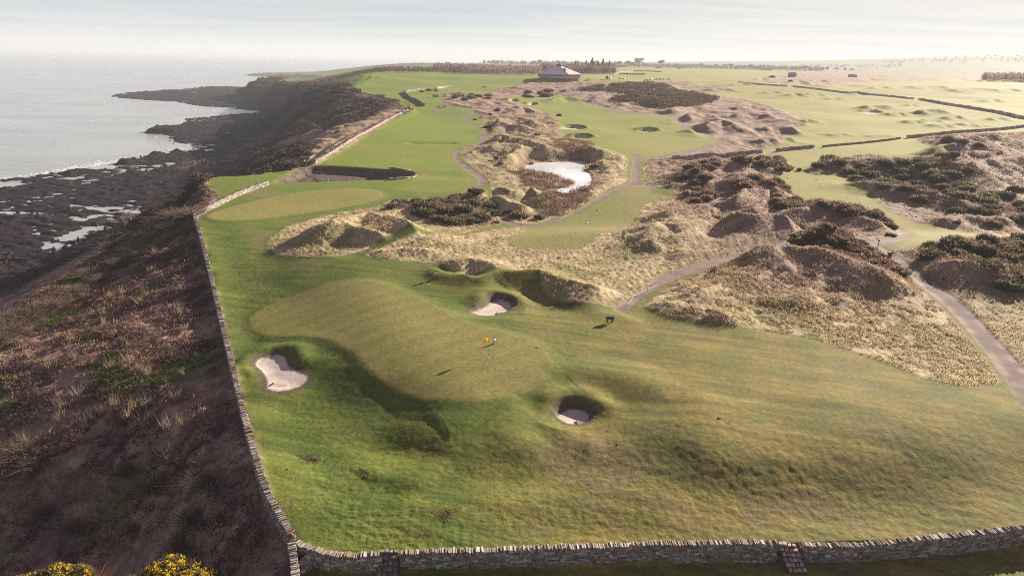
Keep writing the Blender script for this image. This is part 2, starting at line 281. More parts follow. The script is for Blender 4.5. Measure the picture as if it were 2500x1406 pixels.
THICKETS = [
  ([(945,500),(1000,494),(1100,492),(1190,497),(1200,520),(1200,545),(1150,553),(1050,545),(980,520)], 24, (1.7, 2.5), 'dark gorse bush in the dense clump beside the second green path'),
  ([(1640,452),(1690,425),(1740,405),(1775,408),(1770,420),(1720,440),(1690,452)], 9, (1.6, 2.3), 'gorse bush in the clump above the tee end of the path'),
  ([(1790,420),(1830,402),(1870,390),(1915,395),(1920,418),(1880,432),(1840,425)], 13, (1.9, 2.9), 'tall gorse bush in the dune clump by the track to the wall gap'),
  ([(1680,460),(1730,455),(1735,485),(1700,500),(1675,480)], 7, (1.5, 2.2), 'gorse bush in the clump beside the small sheltered tee path'),
  ([(1790,470),(1850,445),(1900,450),(1930,468),(1920,482),(1860,478),(1800,490)], 12, (1.7, 2.5), 'gorse bush in the clump on the dune nearest the sheltered right hand tee'),
  ([(1890,495),(1960,495),(2040,503),(2100,512),(2150,535),(2175,560),(2160,572),(2100,556),(2020,535),(1950,525),(1890,520)], 26, (1.7, 2.5), 'gorse bush in the long belt between the dunes and the right hand fairway'),
  ([(1720,540),(1800,545),(1870,560),(1950,570),(2030,590),(2070,606),(2050,618),(1950,598),(1850,582),(1760,566)], 26, (1.3, 1.9), 'gorse bush in the ridge belt across the middle of the dunes'),
  ([(1925,640),(1990,628),(2060,632),(2120,652),(2150,678),(2185,716),(2175,728),(2120,700),(2040,675),(1960,655)], 26, (1.3, 1.9), 'gorse bush in the belt along the crest of the big dune by the track'),
  ([(1998,402),(2060,395),(2130,400),(2240,398),(2290,410),(2330,430),(2380,455),(2460,490),(2540,520),(2540,560),(2440,545),(2330,520),(2230,498),(2160,478),(2100,450),(2060,430),(2000,420)], 58, (1.8, 3.0), 'gorse bush in the wide thicket along the right hand rough'),
  ([(2240,655),(2290,640),(2340,645),(2430,622),(2550,616),(2570,770),(2470,765),(2400,750),(2360,715),(2290,690)], 27, (1.5, 2.4), 'gorse bush in the big dark clump to the right of the track'),
  ([(1262,236),(1290,228),(1345,224),(1350,233),(1300,238)], 7, (2.4, 3.4), 'far gorse bush in the row below the clubhouse slope'),
  ([(1095,243),(1130,236),(1195,236),(1200,244),(1150,252)], 8, (2.2, 3.2), 'far gorse bush on the mound beside the far path bend'),
]
THICK_A = [area(t[0], smooth=1) for t in THICKETS[:10]]
# ------------------------------------------------------------------ full surface: height, cover colour, zone
def pdist(L, x, y):
    """distance to an open polyline and the fraction along it"""
    d2 = np.full(x.shape, 1e18); f = np.zeros(x.shape)
    seg = np.hypot(*(L[1:]-L[:-1]).T); tot = seg.sum()+1e-9; s0 = 0
    for i in range(len(L)-1):
        ax, ay = L[i]; ex, ey = L[i+1]-L[i]; q = ex*ex+ey*ey+1e-12
        t = np.clip(((x-ax)*ex+(y-ay)*ey)/q, 0, 1)
        dd = (x-ax-t*ex)**2+(y-ay-t*ey)**2
        m = dd < d2; d2 = np.where(m, dd, d2); f = np.where(m, (s0+t*seg[i])/tot, f); s0 += seg[i]
    return np.sqrt(d2), f
def C(r, g, b): return np.array([r, g, b], float)
Z_GROUND, Z_GREEN, Z_FAIR, Z_TEE, Z_PATH, Z_SAND, Z_SHORE, Z_SCRUB = range(8)
def near(P, x, y, mg):
    return (x > P[:, 0].min()-mg) & (x < P[:, 0].max()+mg) & (y > P[:, 1].min()-mg) & (y < P[:, 1].max()+mg)
def surface(x, y, want_col=True):
    sh = x.shape; x = x.ravel().astype(float); y = y.ravel().astype(float); n = x.size
    xW, xT, xF = coast_x(y)
    z = base(x, y)
    shore_in = (x < xF+4)
    landish = sstep(1.5, 6, x-xW)*(y > 0)
    d_cam = np.hypot(x, y)
    yN = np.interp(x, Nn[:, 0], Nn[:, 1]); inside = sstep(0, 3, y-yN)
    # --- course shaping
    sdR = np.full(n, 25.)
    for P in ROUGH: sdR = np.minimum(sdR, sdf(P, x, y, 25.))
    far_plain = sstep(260, 420, y)*sstep(0, .12, x/np.maximum(y, 1)-.28)
    inR = sstep(1.0, -2.5, sdR); inRc = sstep(.35, -.45, sdR+perlin(x*.8, y*.8, 46)*.35)
    sdP = sdf(PLATEAU, x, y, 18.)
    z += (sstep(15.0, -1.0, sdP)*1.75+sstep(9.5, -.5, sdf(APRON, x, y, 12.))*.85)*sstep(1, 24, x-xW)*sstep(0, 9, y-yN)*landish*sstep(150, 120, y)
    z += landish*inside*(fbm(x, y, 22, 2, 5)*.28*sstep(200, 60, y)+fbm(x, y, 60, 2, 6)*.8*sstep(180, 320, y))
    # dunes
    sdpath = np.full(n, 6.)
    for P in PATHS: sdpath = np.minimum(sdpath, sdf(P, x, y, 6.))
    keep = sstep(0, 5, sdpath)
    acc = np.zeros(n)
    wx = fbm(x, y, 9, 2, 31)*1.6; wy = fbm(x, y, 9, 2, 33)*1.6
    for L, h, w, p in RIDGES:
        m = near(L, x, y, w*1.3)
        if not m.any(): continue
        far = 1 if w > 5 else .4
        d, f = pdist(L, x[m]+wx[m]*far, y[m]+wy[m]*far)
        t = np.clip(1-d/w, 0, 1)
        if p < 2: prof = t**p*(1-.25*t)/.75
        else: prof = t*t*(3-2*t)
        e = np.minimum(f, 1-f)
        acc[m] += (h*prof*sstep(-.1, .2, e))**3
    z += np.cbrt(acc)*sstep(-1.0, 4.5, sdpath)*lerp(lerp(.85, .66, sstep(165, 200, y)), .95, sstep(20, 40, x)*sstep(95, 125, y)*sstep(330, 250, y))
    nz = ridged(x, y, 17, 3, 41)
    z += inR*keep*landish*np.clip(nz-.42, 0, 1)*1.5*sstep(150, 230, y)
    z += far_plain*landish*np.clip(ridged(x, y*.6, 60, 2, 43)-.6, 0, 1)*5.5*sstep(.5, -3, -sdR*0)
    for L, h, w in HOLLOWS:
        m = near(L, x, y, w*1.2)
        if m.any():
            d, f = pdist(L, x[m], y[m]); t = np.clip(1-d/w, 0, 1); z[m] -= h*t*t*(3-2*t)
    sdG = np.full(n, 9.)
    for P in GREENS: sdG = np.minimum(sdG, sdf(P, x, y, 9.))
    # mown banks: green is a touch proud of its surround
    z += .22*sstep(1.6, -.6, sdG)
    sdGu = sdf(SCRUBGULLY, x, y, 6.)
    z -= 1.9*sstep(.6, -3.0, sdGu)
    # bunkers
    sdS = np.full(n, 8.)
    for P, fl in zip(SANDS, SAND_Z):
        s = sdf(P, x, y, 8.)
        c = P.mean(0); away = ((x-c[0])*c[0]+(y-c[1])*c[1])/np.hypot(*c)     # >0 on the far side
        rim = np.where(away > 0, .9, .5)
        fl_z = fl
        front = sstep(2.5, -3.0, away)*sstep(6.5, 2.5, s); tgt = np.minimum(z, fl+.12+np.maximum(s, 0)*.22); z = lerp(z, z-(z-tgt)*.9, front*(s > 0))
        lift = .5*np.exp(-((s-1.6)/1.3)**2)*sstep(-1, 2.0, away)
        z = z+lift*(s > 0)
        k = sstep(rim, .0, s)
        bowl = fl_z+.10*np.clip(1+s/2.0, 0, 1)**2
        z = lerp(z, np.minimum(z, bowl), k); sdS = np.minimum(sdS, s)
    for P in FARSANDS:
        s = sdf(P, x, y, 6.); c = P.mean(0); away = ((x-c[0])*c[0]+(y-c[1])*c[1])/np.hypot(*c)
        z = z-.45*sstep(1.0, -.3, s)+1.1*np.exp(-((s-1.6)/1.6)**2)*(s > -.5)*sstep(-1, 3, away); sdS = np.minimum(sdS, s)
    # tee decks and pond
    sdT = sdf(TEE, x, y, 4.)
    sdPd = sdf(POND, x, y, 8.)
    z = lerp(z, np.minimum(z, POND_Z+.25), sstep(7, 1.5, sdPd)); z = lerp(z, POND_Z-.7, sstep(.7, -.7, sdPd))
    z -= .10*sstep(.15, -.3, sdpath)*sstep(300, 180, y)
    # --- fine relief
    fine = sstep(420, 120, d_cam)
    tus = fbm(x, y, .75, 3, 51)
    lawn = fbm(x*.8+y*.25, y*1.5, .55, 2, 53)
    lawn2 = fbm(x*.25+y*.12, y*1.1-x*.1, .8, 2, 54)
    left_rough = sstep(14, 2, x-xW)
    fringe = sstep(22, 3, y-yN)
    sand_path = (sdpath < .1) | (sdS < .1)
    amp = lerp(.009+.022*left_rough+.020*fringe, .12, inR)
    amp = np.where(sdG < 0, .006, amp); amp = np.where(sdT < 0, .02, amp)
    amp = np.where(sand_path, .012, amp)
    z += landish*fine*amp*(tus+.7*lawn+.8*lawn2*(1-inR))
    z += landish*sstep(100, 200, d_cam)*inR*keep*fbm(x, y, 3.2, 2, 55)*.25
    # scrub and cliffs
    scr = (1-sstep(-.5, 1.5, x-xW))
    z += scr*(fbm(x, y, 2.6, 3, 61)*.30+fbm(x, y, 9, 2, 62)*.5)*sstep(4000, 1500, y)
    cliff = scr*sstep(0, 8, xT-x)*sstep(-4, 6, x-xF)
    z += cliff*(ridged(x, y, 26, 3, 63)-.5)*3.2*sstep(150, 260, y)
    # --- rock shelf
    sw = sdf(WATER, x, y, 60.)
    shelf = sstep(3, -3, x-xF)
    wet_edge = np.where(y < 1200, sw, (xF-22-x))
    far_l = sstep(1180, 1350, y)
    we = lerp(np.clip(wet_edge, -60, 60), np.clip((xF-26-x)*1.0, -60, 60), far_l)
    strata = fbm(x*.35+y*.9, (y*.35-x*.9)*.35, 2.6, 3, 71)
    blk = fbm(x, y, 5.5, 3, 73); big = fbm(x, y, 34, 2, 75)
    zs = SEA_Z+.24+.20*np.clip(-we, -30, 25)/25*1.6+strata*.42+blk*.38+big*.45
    zs = np.where(we > 0, SEA_Z-.05-we*.16+strata*.5+blk*.45+big*.2, zs)
    for P in POOLS:
        s = sdf(P, x, y, 12.); zs -= .75*sstep(4, -3, s)
    zs += 1.1*np.clip(fbm(x, y, 2.2, 2, 77)-.55, 0, 1)*4*sstep(0.1, .5, big+.3)
    rk = unproj_stack
    for (cx, cy, rad, h) in rk:
        d = np.hypot(x-cx, y-cy)/rad; zs += h*np.clip(1-d, 0, 1)**.7*(.7+.6*np.abs(blk))
    z = lerp(z, np.where(x < xF, np.minimum(zs+np.clip(xF-18-x, -18, 0)*-.16, z+2), z), shelf)
    # --- zones
    zone = np.zeros(n, np.int8)
    scrubm = (x < xW-.2)
    zone[scrubm] = Z_SCRUB
    zone[(x < xF+1)] = Z_SHORE
    sdFw = np.full(n, 6.)
    for P in FAIRWAYS: sdFw = np.minimum(sdFw, sdf(P, x, y, 6.))
    zone[(sdFw < 0) & ~scrubm] = Z_FAIR
    zone[sdT < 0] = Z_TEE; zone[sdG < 0] = Z_GREEN; zone[sdpath < 0] = Z_PATH; zone[sdS < 0] = Z_SAND
    zone[(sdGu < 0) & (zone == 0)] = Z_SCRUB
    if not want_col: return z.reshape(sh), zone.reshape(sh)
    # --- cover colours (reflectance, with a flare cast and some shade mixed in)
    n1 = fbm(x, y, 14, 3, 81); n2 = fbm(x, y, 45, 2, 83); n3 = fbm(x, y, 3.0, 3, 85); n4 = fbm(x, y, 130, 2, 86)
    dd = lambda a, b, t: a[None]*(1-t[:, None])+b[None]*t[:, None]
    lush = C(.104, .134, .024); tan_ = C(.178, .152, .044); mid = C(.130, .140, .036)
    # greener by the sea wall and in the hollows, more bleached further in
    ax_ = x/np.maximum(y, 20)
    dry = sstep(-.34, .34, ax_+n1*.10+n2*.14+.02)
    c = dd(lush, tan_, np.clip(dry*.95+n3*.10, 0, 1))
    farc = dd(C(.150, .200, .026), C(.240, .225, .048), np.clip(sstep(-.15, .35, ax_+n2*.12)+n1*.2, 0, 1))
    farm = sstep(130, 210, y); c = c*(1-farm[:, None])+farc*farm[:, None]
    strip = sstep(-.1, .25, fbm(x*.35, y*1.4, 60, 2, 87)+.1*n3)
    fp = sstep(330, 450, y)*sstep(-.1, .15, ax_)
    c = dd(C(0,0,0), C(1,1,1), 1-fp*.45*strip)*c+(fp*.45*strip)[:, None]*C(.30, .255, .090)[None]
    ring_ = sstep(8.5, .5, sdG)*.65*sstep(135, 110, y)*sstep(.30, -.05, ax_); c = c*(1-ring_[:, None])+ring_[:, None]*C(.092, .120, .022)[None]  # lush turf round the green, darkened to stand in for bank shade
    stk = fbm(x*.10+y*.05, y*.95+x*.30, 1.1, 3, 88)*sstep(200, 90, y); c = c*(1+.30*stk)[:, None]
    mot = np.clip(fbm(x, y, 5.5, 3, 89)*.8, -.35, .35)*sstep(200, 90, y); c = c*(1+mot[:, None]*np.array([.5, .25, .3])[None])
    # bare and worn patches in the mown grass
    worn = sstep(.42, .7, n1+n3*.35)*.5; c = c*(1-worn[:, None])+worn[:, None]*C(.19, .15, .075)[None]
    rough_c = dd(C(.43, .345, .20), C(.27, .205, .125), np.clip(.45+n3*.8+n1*.4, 0, 1))
    gr = sstep(.1, .55, n1+n3*.35)*.5; rough_c = rough_c*(1-gr[:, None])+gr[:, None]*C(.17, .18, .05)[None]
    rough_f = dd(C(.34, .235, .155), C(.20, .130, .11), np.clip(.4+n3*.6+n1*.5+.1, 0, 1))
    redd = sstep(22, 46, x)*sstep(84, 100, y)*sstep(420, 300, y)*sstep(.85, .64, ax_)*sstep(.12, .24, ax_)*.82; rough_c = rough_c*(1-redd[:, None])+redd[:, None]*dd(C(.285, .190, .155), C(.175, .105, .095), np.clip(.45+n3*.8, 0, 1))  # mauve-brown cast of the lens flare painted into the dune rough
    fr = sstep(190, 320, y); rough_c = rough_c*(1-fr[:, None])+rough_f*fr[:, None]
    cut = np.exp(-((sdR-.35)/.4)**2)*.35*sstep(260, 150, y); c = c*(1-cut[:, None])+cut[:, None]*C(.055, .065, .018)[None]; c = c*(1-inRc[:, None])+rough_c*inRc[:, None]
    reed = sstep(6, 2, sdPd)*.6; c = c*(1-reed[:, None])+reed[:, None]*C(.16, .085, .07)[None]
    for P in THICK_A:
        k = sstep(2.0, -2.0, sdf(P, x, y, 4.)+n3*2)*.75; c = c*(1-k[:, None])+k[:, None]*C(.135, .088, .066)[None]
    sg = sstep(.25, -.25, sdG)
    stripe = np.where(np.sin((x*.62-y*.78)*1.9+fbm(x, y, 6, 2, 91)*.5) > 0, 1.05, .95)
    gc = dd(C(.188, .165, .052), C(.168, .158, .046), np.clip(.5+n1*.5+n3*.3, 0, 1))*stripe[:, None]
    gcB = dd(C(.235, .200, .062), C(.19, .19, .055), np.clip(.5+n1*.7, 0, 1)); gb = sstep(120, 135, y)
    gc = gc*(1-gb[:, None])+gcB*gb[:, None]
    c = c*(1-sg[:, None])+gc*sg[:, None]
    col_ = sstep(2.2, .2, sdG)*(1-sg)*.35; c = c*(1-col_[:, None])+col_[:, None]*C(.11, .14, .03)[None]
    tc = dd(C(.165, .17, .045), C(.21, .185, .065), np.clip(.5+n1*.8+n3*.3, 0, 1)); stt = sstep(.2, -.2, sdT)
    c = c*(1-stt[:, None])+tc*stt[:, None]
    fw = sstep(.6, -.6, sdFw)*.55*(sdFw < 5)
    fwc = dd(C(.165, .215, .028), C(.255, .235, .060), np.clip(.35+n1*.5+n4*.4+ax_*1.3, 0, 1)); c = c*(1-fw[:, None])+fwc*fw[:, None]
    pc = dd(C(.175, .122, .115), C(.245, .18, .155), np.clip(.5+n3*1.1, 0, 1)); lp = sstep(.25, -.2, sdpath)
    trk = sstep(8, 22, x-35)*sstep(150, 60, y)*sstep(.3, .0, sdpath)
    wheel = np.exp(-((sdpath+.55)/.32)**2)*trk*sstep(-.3, .4, n3+.2)
    pc = pc*(1-.25*trk[:, None])*(1+.7*wheel[:, None])
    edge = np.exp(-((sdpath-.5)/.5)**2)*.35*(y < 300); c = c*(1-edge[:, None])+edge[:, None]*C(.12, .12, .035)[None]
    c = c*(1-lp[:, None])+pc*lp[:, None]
    sc_ = dd(C(.56, .48, .43), C(.46, .39, .36), np.clip(.5+n3*.9, 0, 1)); ls = sstep(.15, -.1, sdS)
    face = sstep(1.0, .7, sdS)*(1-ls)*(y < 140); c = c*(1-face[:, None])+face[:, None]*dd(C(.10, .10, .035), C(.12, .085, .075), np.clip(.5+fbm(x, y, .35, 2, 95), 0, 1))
    c = c*(1-ls[:, None])+sc_*ls[:, None]
    # scrub
    s1 = fbm(x, y, 7, 3, 101); s2 = fbm(x, y, 1.6, 3, 103)
    sc = dd(C(.15, .085, .075), C(.36, .25, .19), np.clip(.38+s1*.55+s2*.55, 0, 1))
    moss = sstep(.22, .5, fbm(x, y, 11, 2, 105)+s2*.25)*(y < 130); sc = sc*(1-.75*moss[:, None])+.75*moss[:, None]*C(.085, .115, .028)[None]
    clf = sstep(150, 260, y)[:, None]; cl = dd(C(.060, .036, .040), C(.15, .105, .085), np.clip(.25+fbm(x, y, 30, 3, 107)*.75, 0, 1)); sc = sc*(1-clf)+cl*clf
    fs = scr*(1-inR*(y > 180))*sstep(5200, 4200, y)
    grassy = sstep(-.2, .2, fbm(x, y, 90, 2, 109)+.35)*sstep(440, 520, y)*sstep(0, 16, x-xT); fs = fs*(1-grassy)
    c = c*(1-fs[:, None])+sc*fs[:, None]
    gl = sstep(1, -1, sdGu); c = c*(1-gl[:, None])+gl[:, None]*dd(C(.075, .05, .045), C(.15, .11, .085), np.clip(.4+s2, 0, 1))
    rockc = dd(C(.013, .008, .013), C(.038, .025, .028), np.clip(.36+blk*.5+fbm(x, y, 1.3, 2, 111)*.5, 0, 1))
    sandb = sstep(.25, .55, fbm(x, y, 40, 2, 113))*sstep(30, 8, xF-x)*.6; rockc = rockc*(1-sandb[:, None])+sandb[:, None]*C(.2, .14, .11)[None]
    c = c*(1-shelf[:, None])+rockc*shelf[:, None]
    # distant farmland in strips and fields
    fld = sstep(1300, 1900, y)
    if (fld > 0).any():
        fn = np.floor(fbm(x, y, 420, 1, 121)*5+x/520+y/900*1.0)
        h = (np.sin(fn*12.9898)*43758.5453) % 1.0
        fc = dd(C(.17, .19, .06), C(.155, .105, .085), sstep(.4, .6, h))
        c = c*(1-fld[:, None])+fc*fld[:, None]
    rough = np.clip(.25+inR*.9+fs*1.0+.35*left_rough+.45*fringe, 0, 1.2)*(1-sg*.75)*(1-.5*lp)*(1-.8*ls)
    return z.reshape(sh), zone.reshape(sh), c.reshape(sh+(3,)), rough.reshape(sh), shelf.reshape(sh)
unproj_stack = []
for px, py, r, h in [(395,322,11,5),(372,325,8,3),(420,325,10,2.5),(380,379,5,1.2),(320,398,6,1),(300,401,5,1),(190,421,8,.8),(310,288,9,.9),(384,289,5,.7),(340,348,4,.9),(385,349,4,.9),(430,370,6,1.1),(240,239,9,1),(590,181,30,1.4),(618,181,40,1.6),(430,215,12,1),(268,228,9,1.2)]:
    q = plane_pts([(px, py)], SEA_Z)[0]; unproj_stack.append((q[0], q[1], r, h+1.2))
_hc = {}
def ground_z(x, y):
    x = np.atleast_1d(np.asarray(x, float)); y = np.atleast_1d(np.asarray(y, float))
    return surface(x, y, False)[0]
# ------------------------------------------------------------------ materials
def mat(name):
    m = bpy.data.materials.new(name); m.use_nodes = True; nt = m.node_tree
    return m, nt, nt.nodes['Principled BSDF']
def N(nt, typ, **kw):
    n = nt.nodes.new(typ)
    for k, v in kw.items(): setattr(n, k, v)
    return n
def attr_mat(name, attr='cover', scale=3., amt=.35, bump=.0, bscale=5., rough=.9, spec=.15, trans=0., rattr=None, fine=0.):
    m, nt, b = mat(name); L = nt.links.new
    a = N(nt, 'ShaderNodeAttribute', attribute_name=attr)
    tc = N(nt, 'ShaderNodeTexCoord')
    nz = N(nt, 'ShaderNodeTexNoise'); nz.inputs['Scale'].default_value = scale; nz.inputs['Detail'].default_value = 6; nz.inputs['Roughness'].default_value = .65
    L(tc.outputs['Object'], nz.inputs['Vector'])
    mr = N(nt, 'ShaderNodeMapRange'); mr.inputs['From Min'].default_value = .3; mr.inputs['From Max'].default_value = .7
    mr.inputs['To Min'].default_value = 1-amt; mr.inputs['To Max'].default_value = 1+amt
    L(nz.outputs['Fac'], mr.inputs['Value'])
    mx = N(nt, 'ShaderNodeMix', data_type='RGBA', blend_type='MULTIPLY'); mx.inputs['Factor'].default_value = 1
    L(a.outputs['Color'], mx.inputs[6]); L(mr.outputs['Result'], mx.inputs[7])
    L(mx.outputs[2], b.inputs['Base Color'])
    b.inputs['Roughness'].default_value = rough; b.inputs['Specular IOR Level'].default_value = spec
    if trans: 
        b.inputs['Subsurface Weight'].default_value = 0
    if bump:
        n2 = N(nt, 'ShaderNodeTexNoise'); n2.inputs['Scale'].default_value = bscale; n2.inputs['Detail'].default_value = 5; n2.inputs['Roughness'].default_value = .7
        L(tc.outputs['Object'], n2.inputs['Vector'])
        bp = N(nt, 'ShaderNodeBump'); bp.inputs['Distance'].default_value = bump; bp.inputs['Strength'].default_value = 1
        L(n2.outputs['Fac'], bp.inputs['Height'])
        if rattr:
            ra = N(nt, 'ShaderNodeAttribute', attribute_name=rattr); L(ra.outputs['Fac'], bp.inputs['Strength'])
        L(bp.outputs['Normal'], b.inputs['Normal'])
    return m
def plain_mat(name, col, rough=.7, spec=.3, amt=.2, scale=4., metal=0.):
    m, nt, b = mat(name); L = nt.links.new
    tc = N(nt, 'ShaderNodeTexCoord'); nz = N(nt, 'ShaderNodeTexNoise'); nz.inputs['Scale'].default_value = scale; nz.inputs['Detail'].default_value = 4
    L(tc.outputs['Object'], nz.inputs['Vector'])
    cr = N(nt, 'ShaderNodeValToRGB')
    cr.color_ramp.elements[0].color = (*[v*(1-amt) for v in col], 1); cr.color_ramp.elements[1].color = (*[min(1, v*(1+amt)) for v in col], 1)
    cr.color_ramp.elements[0].position = .3; cr.color_ramp.elements[1].position = .7
    L(nz.outputs['Fac'], cr.inputs['Fac']); L(cr.outputs['Color'], b.inputs['Base Color'])
    b.inputs['Roughness'].default_value = rough; b.inputs['Specular IOR Level'].default_value = spec; b.inputs['Metallic'].default_value = metal
    return m
# ------------------------------------------------------------------ mesh helpers
def new_obj(name, me, parent=None, mats=()):
    o = bpy.data.objects.new(name, me); COL.objects.link(o)
    if parent is not None: o.parent = parent
    if me is not None:
        for m in mats: me.materials.append(m)
    return o
def mesh_np(name, V, F, attrs=None, smooth=False, normals=None):
    V = np.ascontiguousarray(V, np.float32); F = np.ascontiguousarray(F, np.int32); k = F.shape[1]
    me = bpy.data.meshes.new(name)
    me.vertices.add(len(V)); me.vertices.foreach_set('co', V.ravel())
    me.loops.add(F.size); me.loops.foreach_set('vertex_index', F.ravel())
    me.polygons.add(len(F)); me.polygons.foreach_set('loop_start', np.arange(0, F.size, k, dtype=np.int32))
    me.polygons.foreach_set('use_smooth', np.full(len(F), smooth, bool))
    for an, data in (attrs or {}).items():
        data = np.asarray(data, np.float32)
        if data.ndim == 2:
            at = me.attributes.new(an, 'FLOAT_COLOR', 'POINT'); at.data.foreach_set('color', np.concatenate([data, np.ones((len(data), 1), np.float32)], 1).ravel())
        else:
            at = me.attributes.new(an, 'FLOAT', 'POINT'); at.data.foreach_set('value', data.ravel())
    me.update(calc_edges=True)
    if normals is not None: me.normals_split_custom_set_from_vertices(normals.tolist())
    return me
def struct(o, label=None, kind='structure'):
    o['kind'] = kind
    if label: o['label'] = label
    return o
def tag(o, label, cat, group=None):
    o['label'] = label; o['category'] = cat
    if group: o['group'] = group
    return o
def empty(name, loc, rz=0., s=1.):
    o = bpy.data.objects.new(name, None); COL.objects.link(o); o.location = loc; o.rotation_euler = (0, 0, rz); o.scale = (s, s, s); o.empty_display_size = .3
    return o

# ------------------------------------------------------------------ the land, one sheet cut into its covers
Q = float(globals().get('QUALITY', 1.0))
pxa = math.atan(1/(FPX/2.4414))*1.15/Q
az = np.concatenate([np.radians(np.linspace(-62, -40, 60)), np.arange(math.radians(-39.5), math.radians(39.5), pxa), np.radians(np.linspace(40, 62, 60))])
d = 23.; ds = []
while d < 9000:
    ds.append(d)
    st = min(d*d/CAM_H*pxa*.95, .0040*d/Q) if d < 700 else min(.009*d, d*.0040*(d/700)/Q)
    d += max(st, .06)
ds = np.array(ds)
AZ, DD = np.meshgrid(az, ds)
GX = np.sin(AZ)*DD; GY = np.cos(AZ)*DD
GZ, ZONE, GC, GR, GS = surface(GX, GY)
nr, nc = GX.shape
P3 = np.stack([GX, GY, GZ], 2)
du = np.zeros_like(P3); dv = np.zeros_like(P3)
du[:, 1:-1] = P3[:, 2:]-P3[:, :-2]; du[:, 0] = P3[:, 1]-P3[:, 0]; du[:, -1] = P3[:, -1]-P3[:, -2]
dv[1:-1] = P3[2:]-P3[:-2]; dv[0] = P3[1]-P3[0]; dv[-1] = P3[-1]-P3[-2]
NRM = np.cross(du, dv); NRM /= np.linalg.norm(NRM, axis=2, keepdims=True)+1e-12
idx = np.arange(nr*nc).reshape(nr, nc)
QF = np.stack([idx[:-1, :-1], idx[:-1, 1:], idx[1:, 1:], idx[1:, :-1]], 2).reshape(-1, 4)
QZ = ZONE[:-1, :-1].ravel()
below = (np.maximum.reduce([GZ[:-1, :-1], GZ[1:, 1:], GZ[:-1, 1:], GZ[1:, :-1]]).ravel() < SEA_Z-3)
QF = QF[~below]; QZ = QZ[~below]
M_LAND = attr_mat('grass_cover', 'cover', 2.2, .30, .09, 3.5, rattr='tuft')
M_SHORE = attr_mat('wet_rock', 'cover', 1.5, .5, .25, 1.2, rough=.85, spec=.06)
M_SAND = attr_mat('sand_cover', 'cover', 2.5, .10, .03, 3.0)
names = {Z_GROUND: ('ground', M_LAND), Z_GREEN: ('golf_green', M_LAND), Z_FAIR: ('fairway', M_LAND), Z_TEE: ('tee_lawn', M_LAND), Z_PATH: ('path', M_SAND), Z_SAND: ('bunker_sand', M_SAND), Z_SHORE: ('rocky_shore', M_SHORE), Z_SCRUB: ('scrub_bank_ground', M_LAND)}
flatV = P3.reshape(-1, 3); flatC = GC.reshape(-1, 3); flatN = NRM.reshape(-1, 3); flatR = GR.ravel()
for zid, (nm, mm) in names.items():
    f = QF[QZ == zid]
    if not len(f): continue
    u, inv = np.unique(f, return_inverse=True)
    me = mesh_np(nm, flatV[u], inv.reshape(f.shape), {'cover': flatC[u], 'tuft': flatR[u]}, True, flatN[u])
    struct(new_obj(nm, me, mats=[mm]))
print('LAND', nr, nc, len(QF))

# sea and pond
def water(name, col, rough, b1, s1, stretch):
    m, nt, b = mat(name); L = nt.links.new
    b.inputs['Base Color'].default_value = (*col, 1); b.inputs['Roughness'].default_value = rough; b.inputs['IOR'].default_value = 1.333
    b.inputs['Specular IOR Level'].default_value = .5
    tc = N(nt, 'ShaderNodeTexCoord'); mp = N(nt, 'ShaderNodeMapping'); mp.inputs['Scale'].default_value = stretch; mp.inputs['Rotation'].default_value = (0, 0, .5)
    L(tc.outputs['Object'], mp.inputs['Vector'])
    n1 = N(nt, 'ShaderNodeTexNoise'); n1.inputs['Scale'].default_value = s1; n1.inputs['Detail'].default_value = 8; n1.inputs['Roughness'].default_value = .6
    L(mp.outputs['Vector'], n1.inputs['Vector'])
    bp = N(nt, 'ShaderNodeBump'); bp.inputs['Distance'].default_value = b1; L(n1.outputs['Fac'], bp.inputs['Height']); L(bp.outputs['Normal'], b.inputs['Normal'])
    n2 = N(nt, 'ShaderNodeTexNoise'); n2.inputs['Scale'].default_value = s1*.09; n2.inputs['Detail'].default_value = 4; L(mp.outputs['Vector'], n2.inputs['Vector'])
    cr = N(nt, 'ShaderNodeValToRGB'); cr.color_ramp.elements[0].position = .35; cr.color_ramp.elements[1].position = .65
    cr.color_ramp.elements[0].color = (*[v*.86 for v in col], 1); cr.color_ramp.elements[1].color = (*[v*1.1 for v in col], 1)
    L(n2.outputs['Fac'], cr.inputs['Fac']); L(cr.outputs['Color'], b.inputs['Base Color'])
    return m
M_SEA = water('sea_water', (.36, .385, .385), .2, .35, .12, (1, 2.2, 1))
sa = np.radians(np.linspace(-75, 40, 70)); sd = np.geomspace(60, 26000, 60)
SA, SD = np.meshgrid(sa, sd); sv = np.stack([np.sin(SA)*SD, np.cos(SA)*SD, np.full(SA.shape, SEA_Z)], 2)
ii = np.arange(SA.size).reshape(SA.shape); sf = np.stack([ii[:-1, :-1], ii[:-1, 1:], ii[1:, 1:], ii[1:, :-1]], 2).reshape(-1, 4)
struct(new_obj('sea_water', mesh_np('sea_water', sv.reshape(-1, 3), sf, smooth=True), mats=[M_SEA]))
M_POND = water('pond_water', (.76, .79, .82), .03, .01, .8, (1, 1, 1))  # near-white base colour stands in for the bright sky mirrored in the water
pb = POND.mean(0); PP = POND+(POND-pb)/np.linalg.norm(POND-pb, axis=1)[:, None]*1.6
pv = np.concatenate([[pb], PP]); pf = np.array([[0, 1+i, 1+(i+1) % len(PP)] for i in range(len(PP))])
